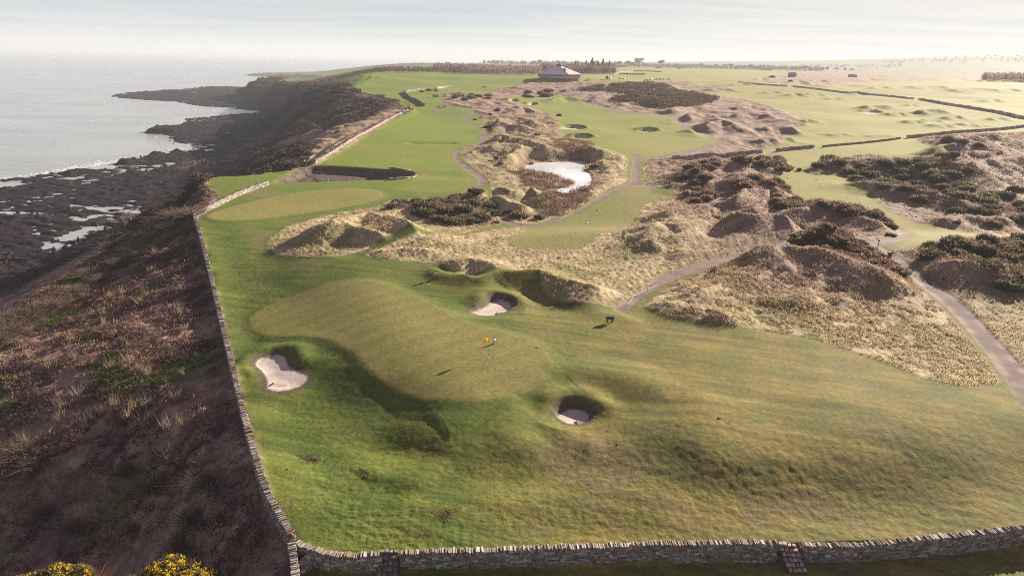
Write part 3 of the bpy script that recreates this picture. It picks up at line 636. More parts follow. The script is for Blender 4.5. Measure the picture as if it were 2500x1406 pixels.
# two quads-to-triangles fan is not safe on this bent outline: clip a grid instead
gx, gy = np.meshgrid(np.arange(POND[:, 0].min()-3, POND[:, 0].max()+3, .6), np.arange(POND[:, 1].min()-3, POND[:, 1].max()+3, .6))
ps = sdf(POND, gx.ravel(), gy.ravel(), 6.).reshape(gx.shape)
ii = np.arange(gx.size).reshape(gx.shape); pf = np.stack([ii[:-1, :-1], ii[:-1, 1:], ii[1:, 1:], ii[1:, :-1]], 2).reshape(-1, 4)
pf = pf[(ps[:-1, :-1].ravel() < 1.2)]
u, inv = np.unique(pf, return_inverse=True)
pv = np.stack([gx.ravel(), gy.ravel(), np.full(gx.size, POND_Z)], 1)[u]
struct(new_obj('pond_water', mesh_np('pond_water', pv, inv.reshape(pf.shape), smooth=True), mats=[M_POND]))
# ------------------------------------------------------------------ lookups on the finished land
def gz(x, y):
    x = np.atleast_1d(np.asarray(x, float)); y = np.atleast_1d(np.asarray(y, float))
    a = np.interp(np.arctan2(x, y), az, np.arange(len(az))); r = np.interp(np.hypot(x, y), ds, np.arange(len(ds)))
    a0 = np.clip(a.astype(int), 0, len(az)-2); r0 = np.clip(r.astype(int), 0, len(ds)-2); fa = a-a0; fr = r-r0
    return (GZ[r0, a0]*(1-fa)+GZ[r0, a0+1]*fa)*(1-fr)+(GZ[r0+1, a0]*(1-fa)+GZ[r0+1, a0+1]*fa)*fr
def zone_at(x, y):
    a = np.clip(np.rint(np.interp(np.arctan2(x, y), az, np.arange(len(az)))).astype(int), 0, len(az)-1); r = np.clip(np.rint(np.interp(np.hypot(x, y), ds, np.arange(len(ds)))).astype(int), 0, len(ds)-1)
    return ZONE[r, a]
def see(px, py):
    """photo pixel -> point on the finished land (first hit)"""
    d = rays([px], [py])[0]; ts = np.geomspace(26, 8500, 6000); q = d[None]*ts[:, None]
    h = (CAM_H+q[:, 2]) < gz(q[:, 0], q[:, 1]); k = int(h.argmax()) if h.any() else len(ts)-1
    lo, hi = ts[max(k-1, 0)], ts[k]
    for _ in range(14):
        m = (lo+hi)/2; p = d*m
        if CAM_H+p[2] < gz(p[0], p[1])[0]: hi = m
        else: lo = m
    p = d*hi; return np.array([p[0], p[1], gz(p[0], p[1])[0]])
def inside_poly(P, n, r):
    out = []
    while len(out) < n:
        x = r.uniform(P[:, 0].min(), P[:, 0].max(), 400); y = r.uniform(P[:, 1].min(), P[:, 1].max(), 400)
        k = sdf(P, x, y, 5.) < 0; out += list(zip(x[k], y[k]))
    return np.array(out[:n])
def spaced(P, n, r, tries=14):
    """n points inside polygon P, spread out"""
    c = inside_poly(P, n*tries, r); out = [c[0]]
    rest = c[1:]; dmin = np.hypot(*(rest-c[0]).T)
    for _ in range(n-1):
        k = int((dmin*r.uniform(.75, 1, len(dmin))).argmax()); out.append(rest[k]); dmin = np.minimum(dmin, np.hypot(*(rest-rest[k]).T))
    return np.array(out)
# ------------------------------------------------------------------ boxes, blades, leaf clouds
BOXF = np.array([[0, 1, 3, 2], [4, 6, 7, 5], [0, 4, 5, 1], [2, 3, 7, 6], [0, 2, 6, 4], [1, 5, 7, 3]])
def boxes(c, t, half, jit=0., r=rng, up=None):
    """boxes at c (n,3), tangent t (n,3), half sizes along tangent/side/up"""
    c = np.asarray(c, float); n = len(c); t = np.asarray(t, float); t = t/np.linalg.norm(t, axis=1)[:, None]
    u = np.tile([0, 0, 1.], (n, 1)) if up is None else up
    s = np.cross(u, t); s /= np.linalg.norm(s, axis=1)[:, None]; u = np.cross(t, s)
    half = np.broadcast_to(np.asarray(half, float), (n, 3))
    V = np.zeros((n, 8, 3))
    for k in range(8):
        a, b, e = (k >> 2 & 1)*2-1, (k >> 1 & 1)*2-1, (k & 1)*2-1
        jj = 1+r.uniform(-jit, jit, (n, 3)) if jit else 1.
        h = half*jj; V[:, k] = c+t*(a*h[:, :1])+s*(b*h[:, 1:2])+u*(e*h[:, 2:])
    F = (BOXF[None]+8*np.arange(n)[:, None, None]).reshape(-1, 4)
    return V.reshape(-1, 3), F
class MB:
    """collects shapes into one mesh"""
    def __init__(s): s.V = []; s.F = []; s.n = 0; s.C = []
    def add(s, V, F, col=None):
        s.V.append(V); s.F += [[int(i)+s.n for i in f] for f in F]; s.n += len(V)
        return s
    def box(s, x0, x1, y0, y1, z0, z1):
        V = np.array([[x, y, z] for x in (x0, x1) for y in (y0, y1) for z in (z0, z1)], float); return s.add(V, BOXF)
    def tube(s, P, r, k=6, cap=True):
        P = np.asarray(P, float); n = len(P); r = np.broadcast_to(np.asarray(r, float), (n,)); V = []; F = []
        for i in range(n):
            t = P[min(i+1, n-1)]-P[max(i-1, 0)]; t /= np.linalg.norm(t)+1e-9
            a = np.cross(t, [0, 0, 1.]) if abs(t[2]) < .9 else np.cross(t, [1., 0, 0]); a /= np.linalg.norm(a); b = np.cross(t, a)
            for j in range(k): V.append(P[i]+r[i]*(a*cos(2*pi*j/k)+b*sin(2*pi*j/k)))
        for i in range(n-1):
            for j in range(k): F.append([i*k+j, i*k+(j+1) % k, (i+1)*k+(j+1) % k, (i+1)*k+j])
        if cap: F.append(list(range(k))[::-1]); F.append([(n-1)*k+j for j in range(k)])
        return s.add(np.array(V), F)
    def ball(s, c, r, k=8, m=5, sq=1.):
        V = []; F = []
        for i in range(m+1):
            th = pi*i/m
            for j in range(k): V.append([c[0]+r*sin(th)*cos(2*pi*j/k), c[1]+r*sin(th)*sin(2*pi*j/k), c[2]+r*sq*cos(th)])
        for i in range(m):
            for j in range(k): F.append([i*k+j, (i+1)*k+j, (i+1)*k+(j+1) % k, i*k+(j+1) % k])
        return s.add(np.array(V), F)
    def build(s, name, m, parent=None, smooth=False, bevel=0.):
        me = bpy.data.meshes.new(name); me.from_pydata(np.concatenate(s.V).tolist(), [], s.F); me.update()
        if smooth: me.polygons.foreach_set('use_smooth', np.ones(len(me.polygons), bool))
        o = new_obj(name, me, parent, [m])
        if bevel:
            b = o.modifiers.new('soft', 'BEVEL'); b.width = bevel; b.segments = 2; b.limit_method = 'ANGLE'
        return o
def blades(P, D, W, r=rng):
    """one thin triangle per blade: base P, vector D, base width W"""
    n = len(P); s = np.cross(D, r.normal(size=(n, 3))); s /= np.linalg.norm(s, axis=1)[:, None]+1e-9
    W = np.broadcast_to(np.asarray(W, float), (n,))[:, None]
    V = np.stack([P-s*W/2, P+s*W/2, P+D], 1).reshape(-1, 3)
    return V, np.arange(3*n).reshape(n, 3)
def leafcloud(r, lobes, n, size, spike=.5, inner=.72):
    """lobes: (cx,cy,cz,rx,rz). leaf-sized triangles through the outer shell of each lobe, spikes outwards"""
    lobes = np.asarray(lobes, float); wgt = lobes[:, 3]**2; k = r.choice(len(lobes), n, p=wgt/wgt.sum())
    d = r.normal(size=(n, 3)); d[:, 2] = np.abs(d[:, 2])*.9-.25; d /= np.linalg.norm(d, axis=1)[:, None]
    rad = r.uniform(inner, 1.06, n)[:, None]
    Lb = lobes[k]; P = Lb[:, :3]+d*rad*np.stack([Lb[:, 3], Lb[:, 3], Lb[:, 4]], 1)
    nrm = d+r.normal(size=(n, 3))*.5; nrm /= np.linalg.norm(nrm, axis=1)[:, None]
    a = np.cross(nrm, r.normal(size=(n, 3))); a /= np.linalg.norm(a, axis=1)[:, None]; b = np.cross(nrm, a)
    sz = size*r.uniform(.6, 1.4, n)[:, None]
    out = (d*spike+np.array([0, 0, .35*spike]))*sz
    V = np.stack([P-a*sz*.5-b*sz*.3, P+a*sz*.5-b*sz*.3, P+b*sz*.6+out], 1).reshape(-1, 3)
    return V, np.arange(3*n).reshape(n, 3), P
def dome(r, n, rx, h):
    out = []
    for i in range(n):
        a = r.uniform(0, 2*pi); q = rx*r.uniform(0, .62)**.8; s = rx*r.uniform(.34, .56)
        out.append([q*cos(a), q*sin(a), h*r.uniform(.28, .58)*(1-.35*q/rx), s, h*r.uniform(.32, .5)])
    return out
def leaf_mat(name, attr='cover', trans=.35):
    m, nt, b = mat(name); L = nt.links.new; out = nt.nodes['Material Output']
    a = N(nt, 'ShaderNodeAttribute', attribute_name=attr); ob = N(nt, 'ShaderNodeObjectInfo')
    hv = N(nt, 'ShaderNodeHueSaturation'); mr = N(nt, 'ShaderNodeMapRange'); mr.inputs['To Min'].default_value = .75; mr.inputs['To Max'].default_value = 1.25
    L(ob.outputs['Random'], mr.inputs['Value']); L(mr.outputs[0], hv.inputs['Value']); L(a.outputs['Color'], hv.inputs['Color'])
    L(hv.outputs['Color'], b.inputs['Base Color']); b.inputs['Roughness'].default_value = .85; b.inputs['Specular IOR Level'].default_value = .15
    t = N(nt, 'ShaderNodeBsdfTranslucent'); L(hv.outputs['Color'], t.inputs['Color'])
    ms = N(nt, 'ShaderNodeMixShader'); ms.inputs['Fac'].default_value = trans; L(b.outputs[0], ms.inputs[1]); L(t.outputs[0], ms.inputs[2]); L(ms.outputs[0], out.inputs['Surface'])
    return m
M_LEAF = leaf_mat('foliage', trans=.5); M_STRAW = leaf_mat('dry_stalks', trans=.4)
# ------------------------------------------------------------------ dry-stone walls
M_STONE = attr_mat('wall_stone', 'cover', 6., .35, .03, 14.)
def stone_wall(name, label, L, h=1.1, th=.5, course=.19, slen=.34, cope=True, below=.25, hue=(1, 1, 1), group='dry stone walls of the course', side=0, copeh=.19):
    """L: centre line (n,2) in metres; zb: foot"""
    L = np.asarray(L, float); seg = np.hypot(*(L[1:]-L[:-1]).T); S = np.concatenate([[0], np.cumsum(seg)]); tot = S[-1]
    def at(s):
        p = np.stack([np.interp(s, S, L[:, 0]), np.interp(s, S, L[:, 1])], 1)
        e = .15; q = np.stack([np.interp(s+e, S, L[:, 0])-np.interp(s-e, S, L[:, 0]), np.interp(s+e, S, L[:, 1])-np.interp(s-e, S, L[:, 1])], 1)
        return p, q/np.maximum(np.linalg.norm(q, axis=1)[:, None], 1e-6)
    sf_ = np.arange(0, tot, .5); pf_, tf_ = at(sf_); nf_ = np.stack([-tf_[:, 1], tf_[:, 0]], 1)
    lo = np.minimum(gz(*(pf_+nf_*(th/2+.15)).T), gz(*(pf_-nf_*(th/2+.15)).T)); hi = np.maximum(gz(*(pf_+nf_*(th/2+.3)).T), gz(*(pf_-nf_*(th/2+.3)).T))
    k = max(1, int(3)); ker = np.ones(2*k+1)/(2*k+1); lo_s = np.convolve(np.pad(lo, k, 'edge'), ker, 'valid'); hi_s = np.convolve(np.pad(hi, k, 'edge'), ker, 'valid')
    top_ = np.maximum(lo_s+h, hi_s+h*.45)
    r = np.random.default_rng(abs(hash(label)) % 1000 if False else len(label)*7+int(tot))
    Vs, Fs, Cs = [], [], []; n0 = 0
    def put(V, F, c):
        nonlocal n0
        Vs.append(V); Fs.append(F+n0); n0 += len(V); Cs.append(np.repeat(c, 8, axis=0))
    def tone(n):
        v = r.uniform(.6, 1.25, n)[:, None]; g = np.array([.30, .255, .225])*np.array(hue)
        lich = (r.random(n) < .22)[:, None]; tan = (r.random(n) < .25)[:, None]
        c = np.where(lich, np.array([.46, .43, .40])*np.array(hue), np.where(tan, np.array([.27, .19, .13]), g)); return c*v
    H = float((top_-lo_s).mean()); nco = max(2, int(round((H+below)/course)))
    for c in range(nco):
        s = []; q = r.uniform(0, slen)
        while q < tot: l = slen*r.uniform(.55, 1.5); s.append((q+l/2, l)); q += l
        s = np.array([v for v in s if v[0] < tot])
        if not len(s): continue
        p, t = at(s[:, 0]); zb = np.interp(s[:, 0], sf_, lo_s)-below; zt = np.interp(s[:, 0], sf_, top_)-(copeh if cope else 0)*1
        hh = (zt-zb)/nco; z = zb+hh*(c+.5); ba = 1+.18*(1-(c+.5)/nco)
        cen = np.stack([p[:, 0], p[:, 1], z], 1)+r.normal(size=(len(s), 3))*[.012, .012, .008]
        V, F = boxes(cen, np.stack([t[:, 0], t[:, 1], r.normal(size=len(s))*.03], 1), np.stack([s[:, 1]*.485, th/2*ba*r.uniform(.92, 1.06, len(s)), hh*.47], 1), .10, r); put(V, F, tone(len(s)))
    V = np.concatenate(Vs); F = np.concatenate(Fs); Cc = np.concatenate(Cs)
    root = tag(empty(name, (float(L[len(L)//2, 0]), float(L[len(L)//2, 1]), float(lo_s.mean()))), label, 'stone wall', group)
    root['kind'] = 'thing'; o0 = np.array(root.location)
    new_obj('wall_body', mesh_np('wall_body', V-o0, F, {'cover': Cc}), root, [M_STONE])
    if cope:
        Vs, Fs, Cs, n0 = [], [], [], 0
        cl = max(.12, slen*.42); s = np.cumsum(cl*r.uniform(.7, 1.35, int(tot/cl)+2)); s = s[s < tot-.05]
        p, t = at(s); zt = np.interp(s, sf_, top_)-copeh
        hh = copeh*r.uniform(.6, 1.5, len(s)); cen = np.stack([p[:, 0], p[:, 1], zt+hh*.48], 1)
        lean = r.normal(size=len(s))*.24+.1; up = np.stack([t[:, 0]*np.sin(lean), t[:, 1]*np.sin(lean), np.cos(lean)], 1)
        V, F = boxes(cen, np.stack([t[:, 0]*np.cos(lean), t[:, 1]*np.cos(lean), -np.sin(lean)], 1), np.stack([cl*r.uniform(.36, .5, len(s)), th*r.uniform(.42, .58, len(s)), hh*.55], 1), .16, r, up)
        put(V, F, tone(len(s))); new_obj('coping', mesh_np('coping', np.concatenate(Vs)-o0, np.concatenate(Fs), {'cover': np.concatenate(Cs)}), root, [M_STONE])
    return root
def wl(P, z=None, smooth=1):
    Q = chaikin(densify(P, False, 60), False, smooth)
    return plane_pts(Q, z) if z is not None else unproj(Q)
NW = 1.25
stone_wall('stone_wall', 'long stone wall dividing the brown scrub bank from the near green', np.concatenate([plane_pts([(724,1440),(721,1400),(716,1360),(714,1330)], -.3), wl([(714,1322),(690,1285),(650,1225),(625,1140),(602,1045),(577,945),(553,845),(528,735),(503,635),(487,578),(474,538)], .35)]), 1.35, .5, below=.7)
stone_wall('stone_wall', 'pale sunlit stone wall curving past the second green to the gully', wl([(474,536),(500,520),(530,504),(560,489),(600,471),(655,452)]), 1.2, .5, .3, .5, below=.6)
stone_wall('stone_wall', 'short stone wall curving from the wall corner to the near stone steps', wl([(722,1330),(745,1340),(770,1350),(800,1358),(830,1363),(870,1364),(905,1362),(926,1360)], .1), 1.0, .5, below=.3)
stone_wall('stone_wall', 'mossy low stone wall stub below the wall corner', wl([(728,1400),(745,1388),(762,1376),(776,1366)], -.9, 0), .75, .45, below=.3, cope=False)
stone_wall('stone_wall', 'stone wall along the bottom edge between the two stone steps', wl([(974,1357),(1050,1355),(1150,1353),(1300,1348),(1450,1342),(1600,1337),(1750,1334),(1900,1334)], .1), 1.1, .5, below=.3)
stone_wall('stone_wall', 'stone wall rising to the bottom right corner past the far steps', wl([(1952,1334),(2050,1334),(2150,1330),(2280,1320),(2400,1308),(2560,1290),(2800,1262)], .1), 1.1, .5, below=.3)
stone_wall('stone_wall', 'straight stone wall with pale top beside the long seaside fairway', wl([(768,398),(790,388),(840,356),(900,321),(950,293),(1003,264)]), 1.0, .6, .3, .6, below=.7, hue=(1.1, 1.05, 1))
stone_wall('stone_wall', 'dark stone wall running down the slope beyond the clifftop bushes', wl([(986,226),(1000,240),(1020,252),(1036,261)], smooth=0), 1.4, .6, .4, 1.2, cope=False, below=.5)
stone_wall('stone_wall', 'curved stone retaining wall closing the end of the dark gully', wl([(950,412),(985,416),(1018,421),(1014,430),(990,436),(950,440)]), .6, .6, .35, .7, cope=False, below=2.2)
stone_wall('stone_wall', 'stone wall across the rough beside the gorse dunes', wl([(1640,394),(1700,389),(1780,383),(1860,375)]), 1.1, .6, .3, .7, below=.4, hue=(1.3, 1.2, 1.25))
stone_wall('stone_wall', 'stone wall stretch between the track gap and the mown gap', wl([(1893,370),(1940,365),(1986,362)]), 1.1, .6, .35, .8, below=.4, hue=(1.3, 1.2, 1.25))
stone_wall('stone_wall', 'thin sunken stone wall crossing the right hand fairway', wl([(2006,361),(2060,355),(2120,349),(2170,344),(2196,340)]), .8, .6, .4, .9, below=.3, cope=False)
stone_wall('stone_wall', 'stone wall above the reddish bush heading off the right edge', wl([(2212,339),(2300,330),(2400,320),(2560,304)]), 1.2, .6, .4, .9, below=.4, hue=(1.4, 1.3, 1.35))
stone_wall('stone_wall', 'far stone wall stretch left of the first gateway in the plain', wl([(1800,204),(1860,209),(1920,214)], smooth=0), 1.15, .8, .5, 2, below=.4, cope=False, hue=(2.1, 1.9, 1.95))
stone_wall('stone_wall', 'far stone wall stretch between the two gateways in the plain', wl([(1931,215),(2000,221),(2100,230),(2180,237),(2231,244)], smooth=0), 1.2, .8, .5, 2, below=.4, cope=False, hue=(2.1, 1.9, 1.95))
stone_wall('stone_wall', 'long far stone wall descending across the plain to the right edge', wl([(2241,245),(2300,255),(2400,272),(2480,288),(2560,302)], smooth=0), 1.4, .8, .5, 2, below=.4, cope=False, hue=(2.1, 1.9, 1.95))
stone_wall('stone_wall', 'thin far wall at the top of the clifftop field', wl([(988,226),(1020,222),(1055,218)], smooth=0), 1.4, .7, .6, 2, below=.3, cope=False)
stone_wall('stone_wall', 'far wall angled along the foot of the clubhouse slope', wl([(1063,219),(1085,214),(1106,212)], smooth=0), 1.6, .7, .6, 2, below=.3, cope=False)
stone_wall('stone_wall', 'short dark wall beside the far path bend', wl([(1054,240),(1070,239)], smooth=0), 1.6, .7, .6, 1.5, below=.3, cope=False)
stone_wall('stone_wall', 'dark wall in front of the gorse mound by the far path', wl([(1081,239),(1105,237),(1122,236)], smooth=0), 1.6, .7, .6, 1.5, below=.3, cope=False)
stone_wall('stone_wall', 'low dark enclosure wall on the lawn behind the parked cars', wl([(1512,183),(1540,183),(1575,183)], smooth=0), 1.6, .8, .8, 2, below=.3, cope=False)
stone_wall('stone_wall', 'curved enclosure wall further back on the lawn behind the cars', wl([(1497,181),(1520,178),(1545,175),(1580,175),(1615,177)], smooth=0), 1.5, .8, .8, 2, below=.3, cope=False)
# paved ramps through the two gaps
M_PAVE = attr_mat('paving_stone', 'cover', 5., .3, .03, 10.)
def paved_ramp(label, quad_top, quad_bot, z0, z1, hue):
    a, b = plane_pts(quad_top, z0); d_, c = plane_pts(quad_bot, z1); r = np.random.default_rng(int(a[0]*10) % 97)
    A = np.array([*a, z0]); B = np.array([*b, z0]); Cc = np.array([*c, z1]); D = np.array([*d_, z1])
    root = tag(empty('stone_steps', ((A+Cc)/2).tolist()), label, 'stone steps', 'paved stone steps through the wall'); o0 = np.array(root.location)
    m = MB(); V = np.concatenate([[A, B, Cc, D], np.array([A, B, Cc, D])-[0, 0, 1.0]]); m.add(V-o0-[0, 0, .07], [[0, 1, 2, 3], [7, 6, 5, 4], [0, 4, 5, 1], [1, 5, 6, 2], [2, 6, 7, 3], [3, 7, 4, 0]])
    m.build('ramp_base', plain_mat('ramp_stone', (.12, .09, .08), .9), root)
    nu, nv = 4, max(6, int(np.linalg.norm((A-D)[:2])/.42)); cs = []; hs = []; ts = []
    for j in range(nv):
        off = r.uniform(-.1, .1)
        for i in range(nu):
            u = np.clip((i+.5+off)/nu, .1, .9); v = (j+.5)/nv; p = lerp(lerp(A, B, u), lerp(D, Cc, u), v); p[2] = max(p[2], float(gz(p[0], p[1])[0])+.10); cs.append(p+r.normal(size=3)*[.02, .02, .012]); ts.append((B-A)+r.normal(size=3)*.12*np.linalg.norm(B-A)*[1, 1, 0])
            hs.append([np.linalg.norm(B-A)/nu*.46*r.uniform(.8, 1.02), np.linalg.norm(A-D)/nv*.46*r.uniform(.85, 1.03), .06])
    V, F = boxes(np.array(cs), np.array(ts), np.array(hs), .14, r); n = len(cs); c = np.array(hue)*r.uniform(.65, 1.25, n)[:, None]
    new_obj('paving', mesh_np('paving', V-o0, F, {'cover': np.repeat(c, 8, 0)}), root, [M_PAVE])
paved_ramp('mossy paved stone steps through the wall, the pair nearer the wall corner', [(930,1336), (972,1336)], [(916,1425), (972,1425)], .5, -1.3, (.30, .23, .20))
paved_ramp('bare paved stone steps through the wall, the pair farther from the corner', [(1898,1318), (1940,1324)], [(1926,1396), (1972,1396)], .6, -1.0, (.52, .38, .34))
# ------------------------------------------------------------------ broken surf along the rocks
rf_ = np.random.default_rng(17); m_ = (WATER[:, 1] > 150)
fx, fy = [], []
L_ = densify(WATER[:46], False, 3.0)
for rep in range(3):
    off = rf_.uniform(-2, 13, len(L_)); fx.append(L_[:, 0]-off+rf_.normal(size=len(L_))*2); fy.append(L_[:, 1]+rf_.normal(size=len(L_))*3)
for (x0, y0, x1, y1, n_) in [(60, 424, 260, 402, 150), (140, 412, 330, 392, 110), (280, 397, 420, 385, 60), (-60, 448, 60, 430, 60), (230, 236, 330, 230, 30), (300, 250, 420, 246, 30)]:
    t_ = rf_.random(n_); q_ = plane_pts(np.column_stack([x0+(x1-x0)*t_, y0+(y1-y0)*t_+rf_.normal(size=n_)*2.2]), SEA_Z); fx.append(q_[:, 0]); fy.append(q_[:, 1])
fx = np.concatenate(fx); fy = np.concatenate(fy); k = (fbm(fx, fy, 22, 2, 171) > -.02) & (sdf(WATER, fx, fy, 60.) > -1) & (fy < 900); fx, fy = fx[k], fy[k]; n_ = len(fx)
Vf, Ff = [], []; 
for i in range(n_):
    a_ = rf_.uniform(.5, 2.2)*(.5+fy[i]/500); b_ = rf_.uniform(.25, .7); w_ = rf_.normal()*.25-.5; k0 = len(Vf)
    for j in range(9): th = 2*pi*j/9; rr = rf_.uniform(.5, 1.1); u_, v_ = a_*rr*cos(th), b_*rr*sin(th); Vf.append([fx[i]+u_*cos(w_)-v_*sin(w_), fy[i]+u_*sin(w_)+v_*cos(w_), SEA_Z+.05+.012*(i % 5)])
    for j in range(1, 8): Ff.append([k0, k0+j, k0+j+1])
fo = new_obj('surf_foam', mesh_np('surf_foam', np.array(Vf), np.array(Ff)), mats=[plain_mat('foam', (.80, .80, .80), .8)]); fo['kind'] = 'stuff'; fo['label'] = 'white broken surf lying along the dark rocks'
# ------------------------------------------------------------------ gorse bushes
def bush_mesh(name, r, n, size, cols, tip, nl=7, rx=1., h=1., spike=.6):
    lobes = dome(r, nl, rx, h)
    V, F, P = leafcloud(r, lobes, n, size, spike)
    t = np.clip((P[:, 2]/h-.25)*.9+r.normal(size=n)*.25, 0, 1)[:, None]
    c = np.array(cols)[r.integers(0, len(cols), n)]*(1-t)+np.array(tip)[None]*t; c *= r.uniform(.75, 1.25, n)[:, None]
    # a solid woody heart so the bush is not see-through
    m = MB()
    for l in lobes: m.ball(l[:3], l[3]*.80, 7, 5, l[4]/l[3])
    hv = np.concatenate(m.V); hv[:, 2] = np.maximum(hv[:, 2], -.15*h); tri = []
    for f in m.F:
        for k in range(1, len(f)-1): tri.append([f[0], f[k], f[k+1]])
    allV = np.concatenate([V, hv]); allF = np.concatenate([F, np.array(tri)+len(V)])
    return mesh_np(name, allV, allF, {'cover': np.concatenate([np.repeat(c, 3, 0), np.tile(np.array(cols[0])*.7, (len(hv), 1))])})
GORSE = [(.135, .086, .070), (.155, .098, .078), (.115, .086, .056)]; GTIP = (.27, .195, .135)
BROWN = [(.090, .055, .040), (.115, .072, .048)]; BTIP = (.20, .145, .09)
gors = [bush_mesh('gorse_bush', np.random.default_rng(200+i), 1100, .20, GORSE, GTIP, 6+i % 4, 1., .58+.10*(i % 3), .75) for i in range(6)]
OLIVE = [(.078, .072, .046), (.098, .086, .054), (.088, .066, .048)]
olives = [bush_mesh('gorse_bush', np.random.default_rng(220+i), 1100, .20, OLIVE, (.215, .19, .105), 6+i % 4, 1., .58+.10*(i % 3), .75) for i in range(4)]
flow = []
for i in range(3):
    r = np.random.default_rng(300+i); lobes = dome(np.random.default_rng(200+i), 6+i % 4, 1., .58+.10*(i % 3)); V, F, P = leafcloud(r, lobes, 1700, .13, .5, 1.06)
    k = (P[:, 2] > .25) & (fbm(P[:, 0]*3, P[:, 1]*3, 1., 2, 300+i) > -.38); kk = np.repeat(k, 3); Fv_ = np.arange(kk.sum()).reshape(-1, 3)
    flow.append(mesh_np('yellow_flowers', V[kk], Fv_, {'cover': np.repeat(np.array([(.85, .58, .012)])*r.uniform(.7, 1.2, (k.sum(), 1)), 3, 0)}))
browns = [bush_mesh('brown_bush', np.random.default_rng(400+i), 700, .17, BROWN, BTIP, 5+i, 1., .8) for i in range(3)]
fine_g = [bush_mesh('gorse_bush', np.random.default_rng(200+i), 5200, .075, [(.085, .070, .035), (.115, .085, .045), (.095, .06, .04)], (.24, .20, .09), 6+i % 4, 1., .58+.10*(i % 3), .8) for i in range(3)]
fine_f = []
for i in range(3):
    r = np.random.default_rng(320+i); lobes = dome(np.random.default_rng(200+i), 6+i % 4, 1., .58+.10*(i % 3)); V, F, P = leafcloud(r, lobes, 7500, .055, .5, 1.0)
    k = (P[:, 2] > .18) & (fbm(P[:, 0]*3.5, P[:, 1]*3.5, 1., 2, 330+i)+.3*P[:, 2] > .22); kk = np.repeat(k, 3)
    fine_f.append(mesh_np('yellow_flowers', V[kk], np.arange(kk.sum()).reshape(-1, 3), {'cover': np.repeat(np.array([(.85, .58, .012)])*r.uniform(.6, 1.2, (k.sum(), 1)), 3, 0)}))
for me in gors+olives+flow+browns+fine_g+fine_f: me.materials.append(M_LEAF)
PR = np.random.default_rng(55); n_bush = 0
def put_bush(x, y, s, label, group=None, name='gorse_bush', cat='gorse bush', meshes=gors, fl=None, hgt=1., zoff=-.12):
    global n_bush
    o = bpy.data.objects.new(name, meshes[int(PR.integers(len(meshes)))]) if fl is None else bpy.data.objects.new(name, gors[fl])
    COL.objects.link(o); o.location = (x, y, float(gz(x, y)[0])+zoff*s); o.rotation_euler = (0, 0, PR.uniform(0, 6.28)); o.scale = (s*PR.uniform(.9, 1.15), s*PR.uniform(.9, 1.15), s*hgt*PR.uniform(.8, 1.1))
    tag(o, label, cat, group); n_bush += 1
    if fl is not None:
        f = bpy.data.objects.new('yellow_flowers', flow[fl]); COL.objects.link(f); f.parent = o
    return o
for P, n, (s0, s1), lab in THICKETS:
    A = area(P, smooth=1)
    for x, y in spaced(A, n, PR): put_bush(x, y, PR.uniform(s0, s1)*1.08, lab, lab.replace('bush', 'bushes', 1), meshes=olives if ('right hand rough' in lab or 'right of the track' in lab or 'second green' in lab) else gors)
SINGLES = [(1214,388,1.2,'small round dark gorse bush on the grass left of the pond dunes'),(1452,408,1.9,'round dark gorse bush on the bank right of the pond'),(1268,528,2.3,None),(1240,520,1.1,'low dark bush between the path and the flowering gorse'),(1316,534,1.3,'reddish low bush right of the flowering gorse by the path'),(1216,272,2.2,'dark round bush alone among the far dunes'),(1196,281,1.5,'low dark bush just below the round one in the far dunes'),(1160,293,1.2,'tiny bush beside the far path crossing'),(1048,222,2.6,'dark bush beside the wall at the top of the clubhouse field'),(1066,223,1.8,'low bush right of the dark one by the far wall'),(1030,225,1.8,'small bush left of the dark one by the far wall'),(1182,214,1.6,'lone small bush low on the clubhouse slope'),(1105,231,1.8,'bush left of the pair by the far path'),(1118,231,2.2,'bush right of the pair by the far path'),(2424,548,2.0,'round gorse bush standing just in front of the right hand thicket'),(2340,546,1.1,'reddish small bush alone in the pale right hand rough'),(2482,466,2.2,'olive gorse bush alone beyond the right hand thicket'),(1952,417,1.0,'tiny bush at the edge of the mown grass right of the dunes'),(2172,575,1.0,'small bush beside the track loop'),(1366,284,1.6,'tiny bush beside the far fairway dunes'),(1311,330,1.2,'small bush in the dunes left of the far sand bunkers'),(1222,400,1.1,'small dark bush among dunes left of the pond reeds'),(2318,349,3.2,'large reddish bush on the near side of the right hand wall'),(2350,353,2.6,'reddish bush next to the large one by the right hand wall'),(2390,357,1.7,'small bush at the edge of the right hand dunes by the wall'),(1885,190,3.6,'gorse clump on a hummock in the far plain'),(1930,200,2.6,'low gorse clump below the hummock in the far plain'),(1345,222,2.0,'small bush at the foot of the clubhouse bank'),(1740,664,1.0,'reddish bush beside the sandy path in the dunes'),(1212,545,.9,'small shrub at the near end of the dark gorse clump'),(1190,312,1.5,'bush at the bend of the seaside path'),(1296,402,1.0,'small bush on the far bank of the pond')]
for px, py, s, lab in SINGLES:
    q = see(px, py)
    if 'reddish' in (lab or ''): put_bush(q[0], q[1], s, lab, meshes=browns, name='brown_bush', cat='bush')
    elif lab is None: put_bush(q[0], q[1], s, 'dark gorse bush with yellow flowers beside the curving path', fl=0)
    else: put_bush(q[0], q[1], s, lab)
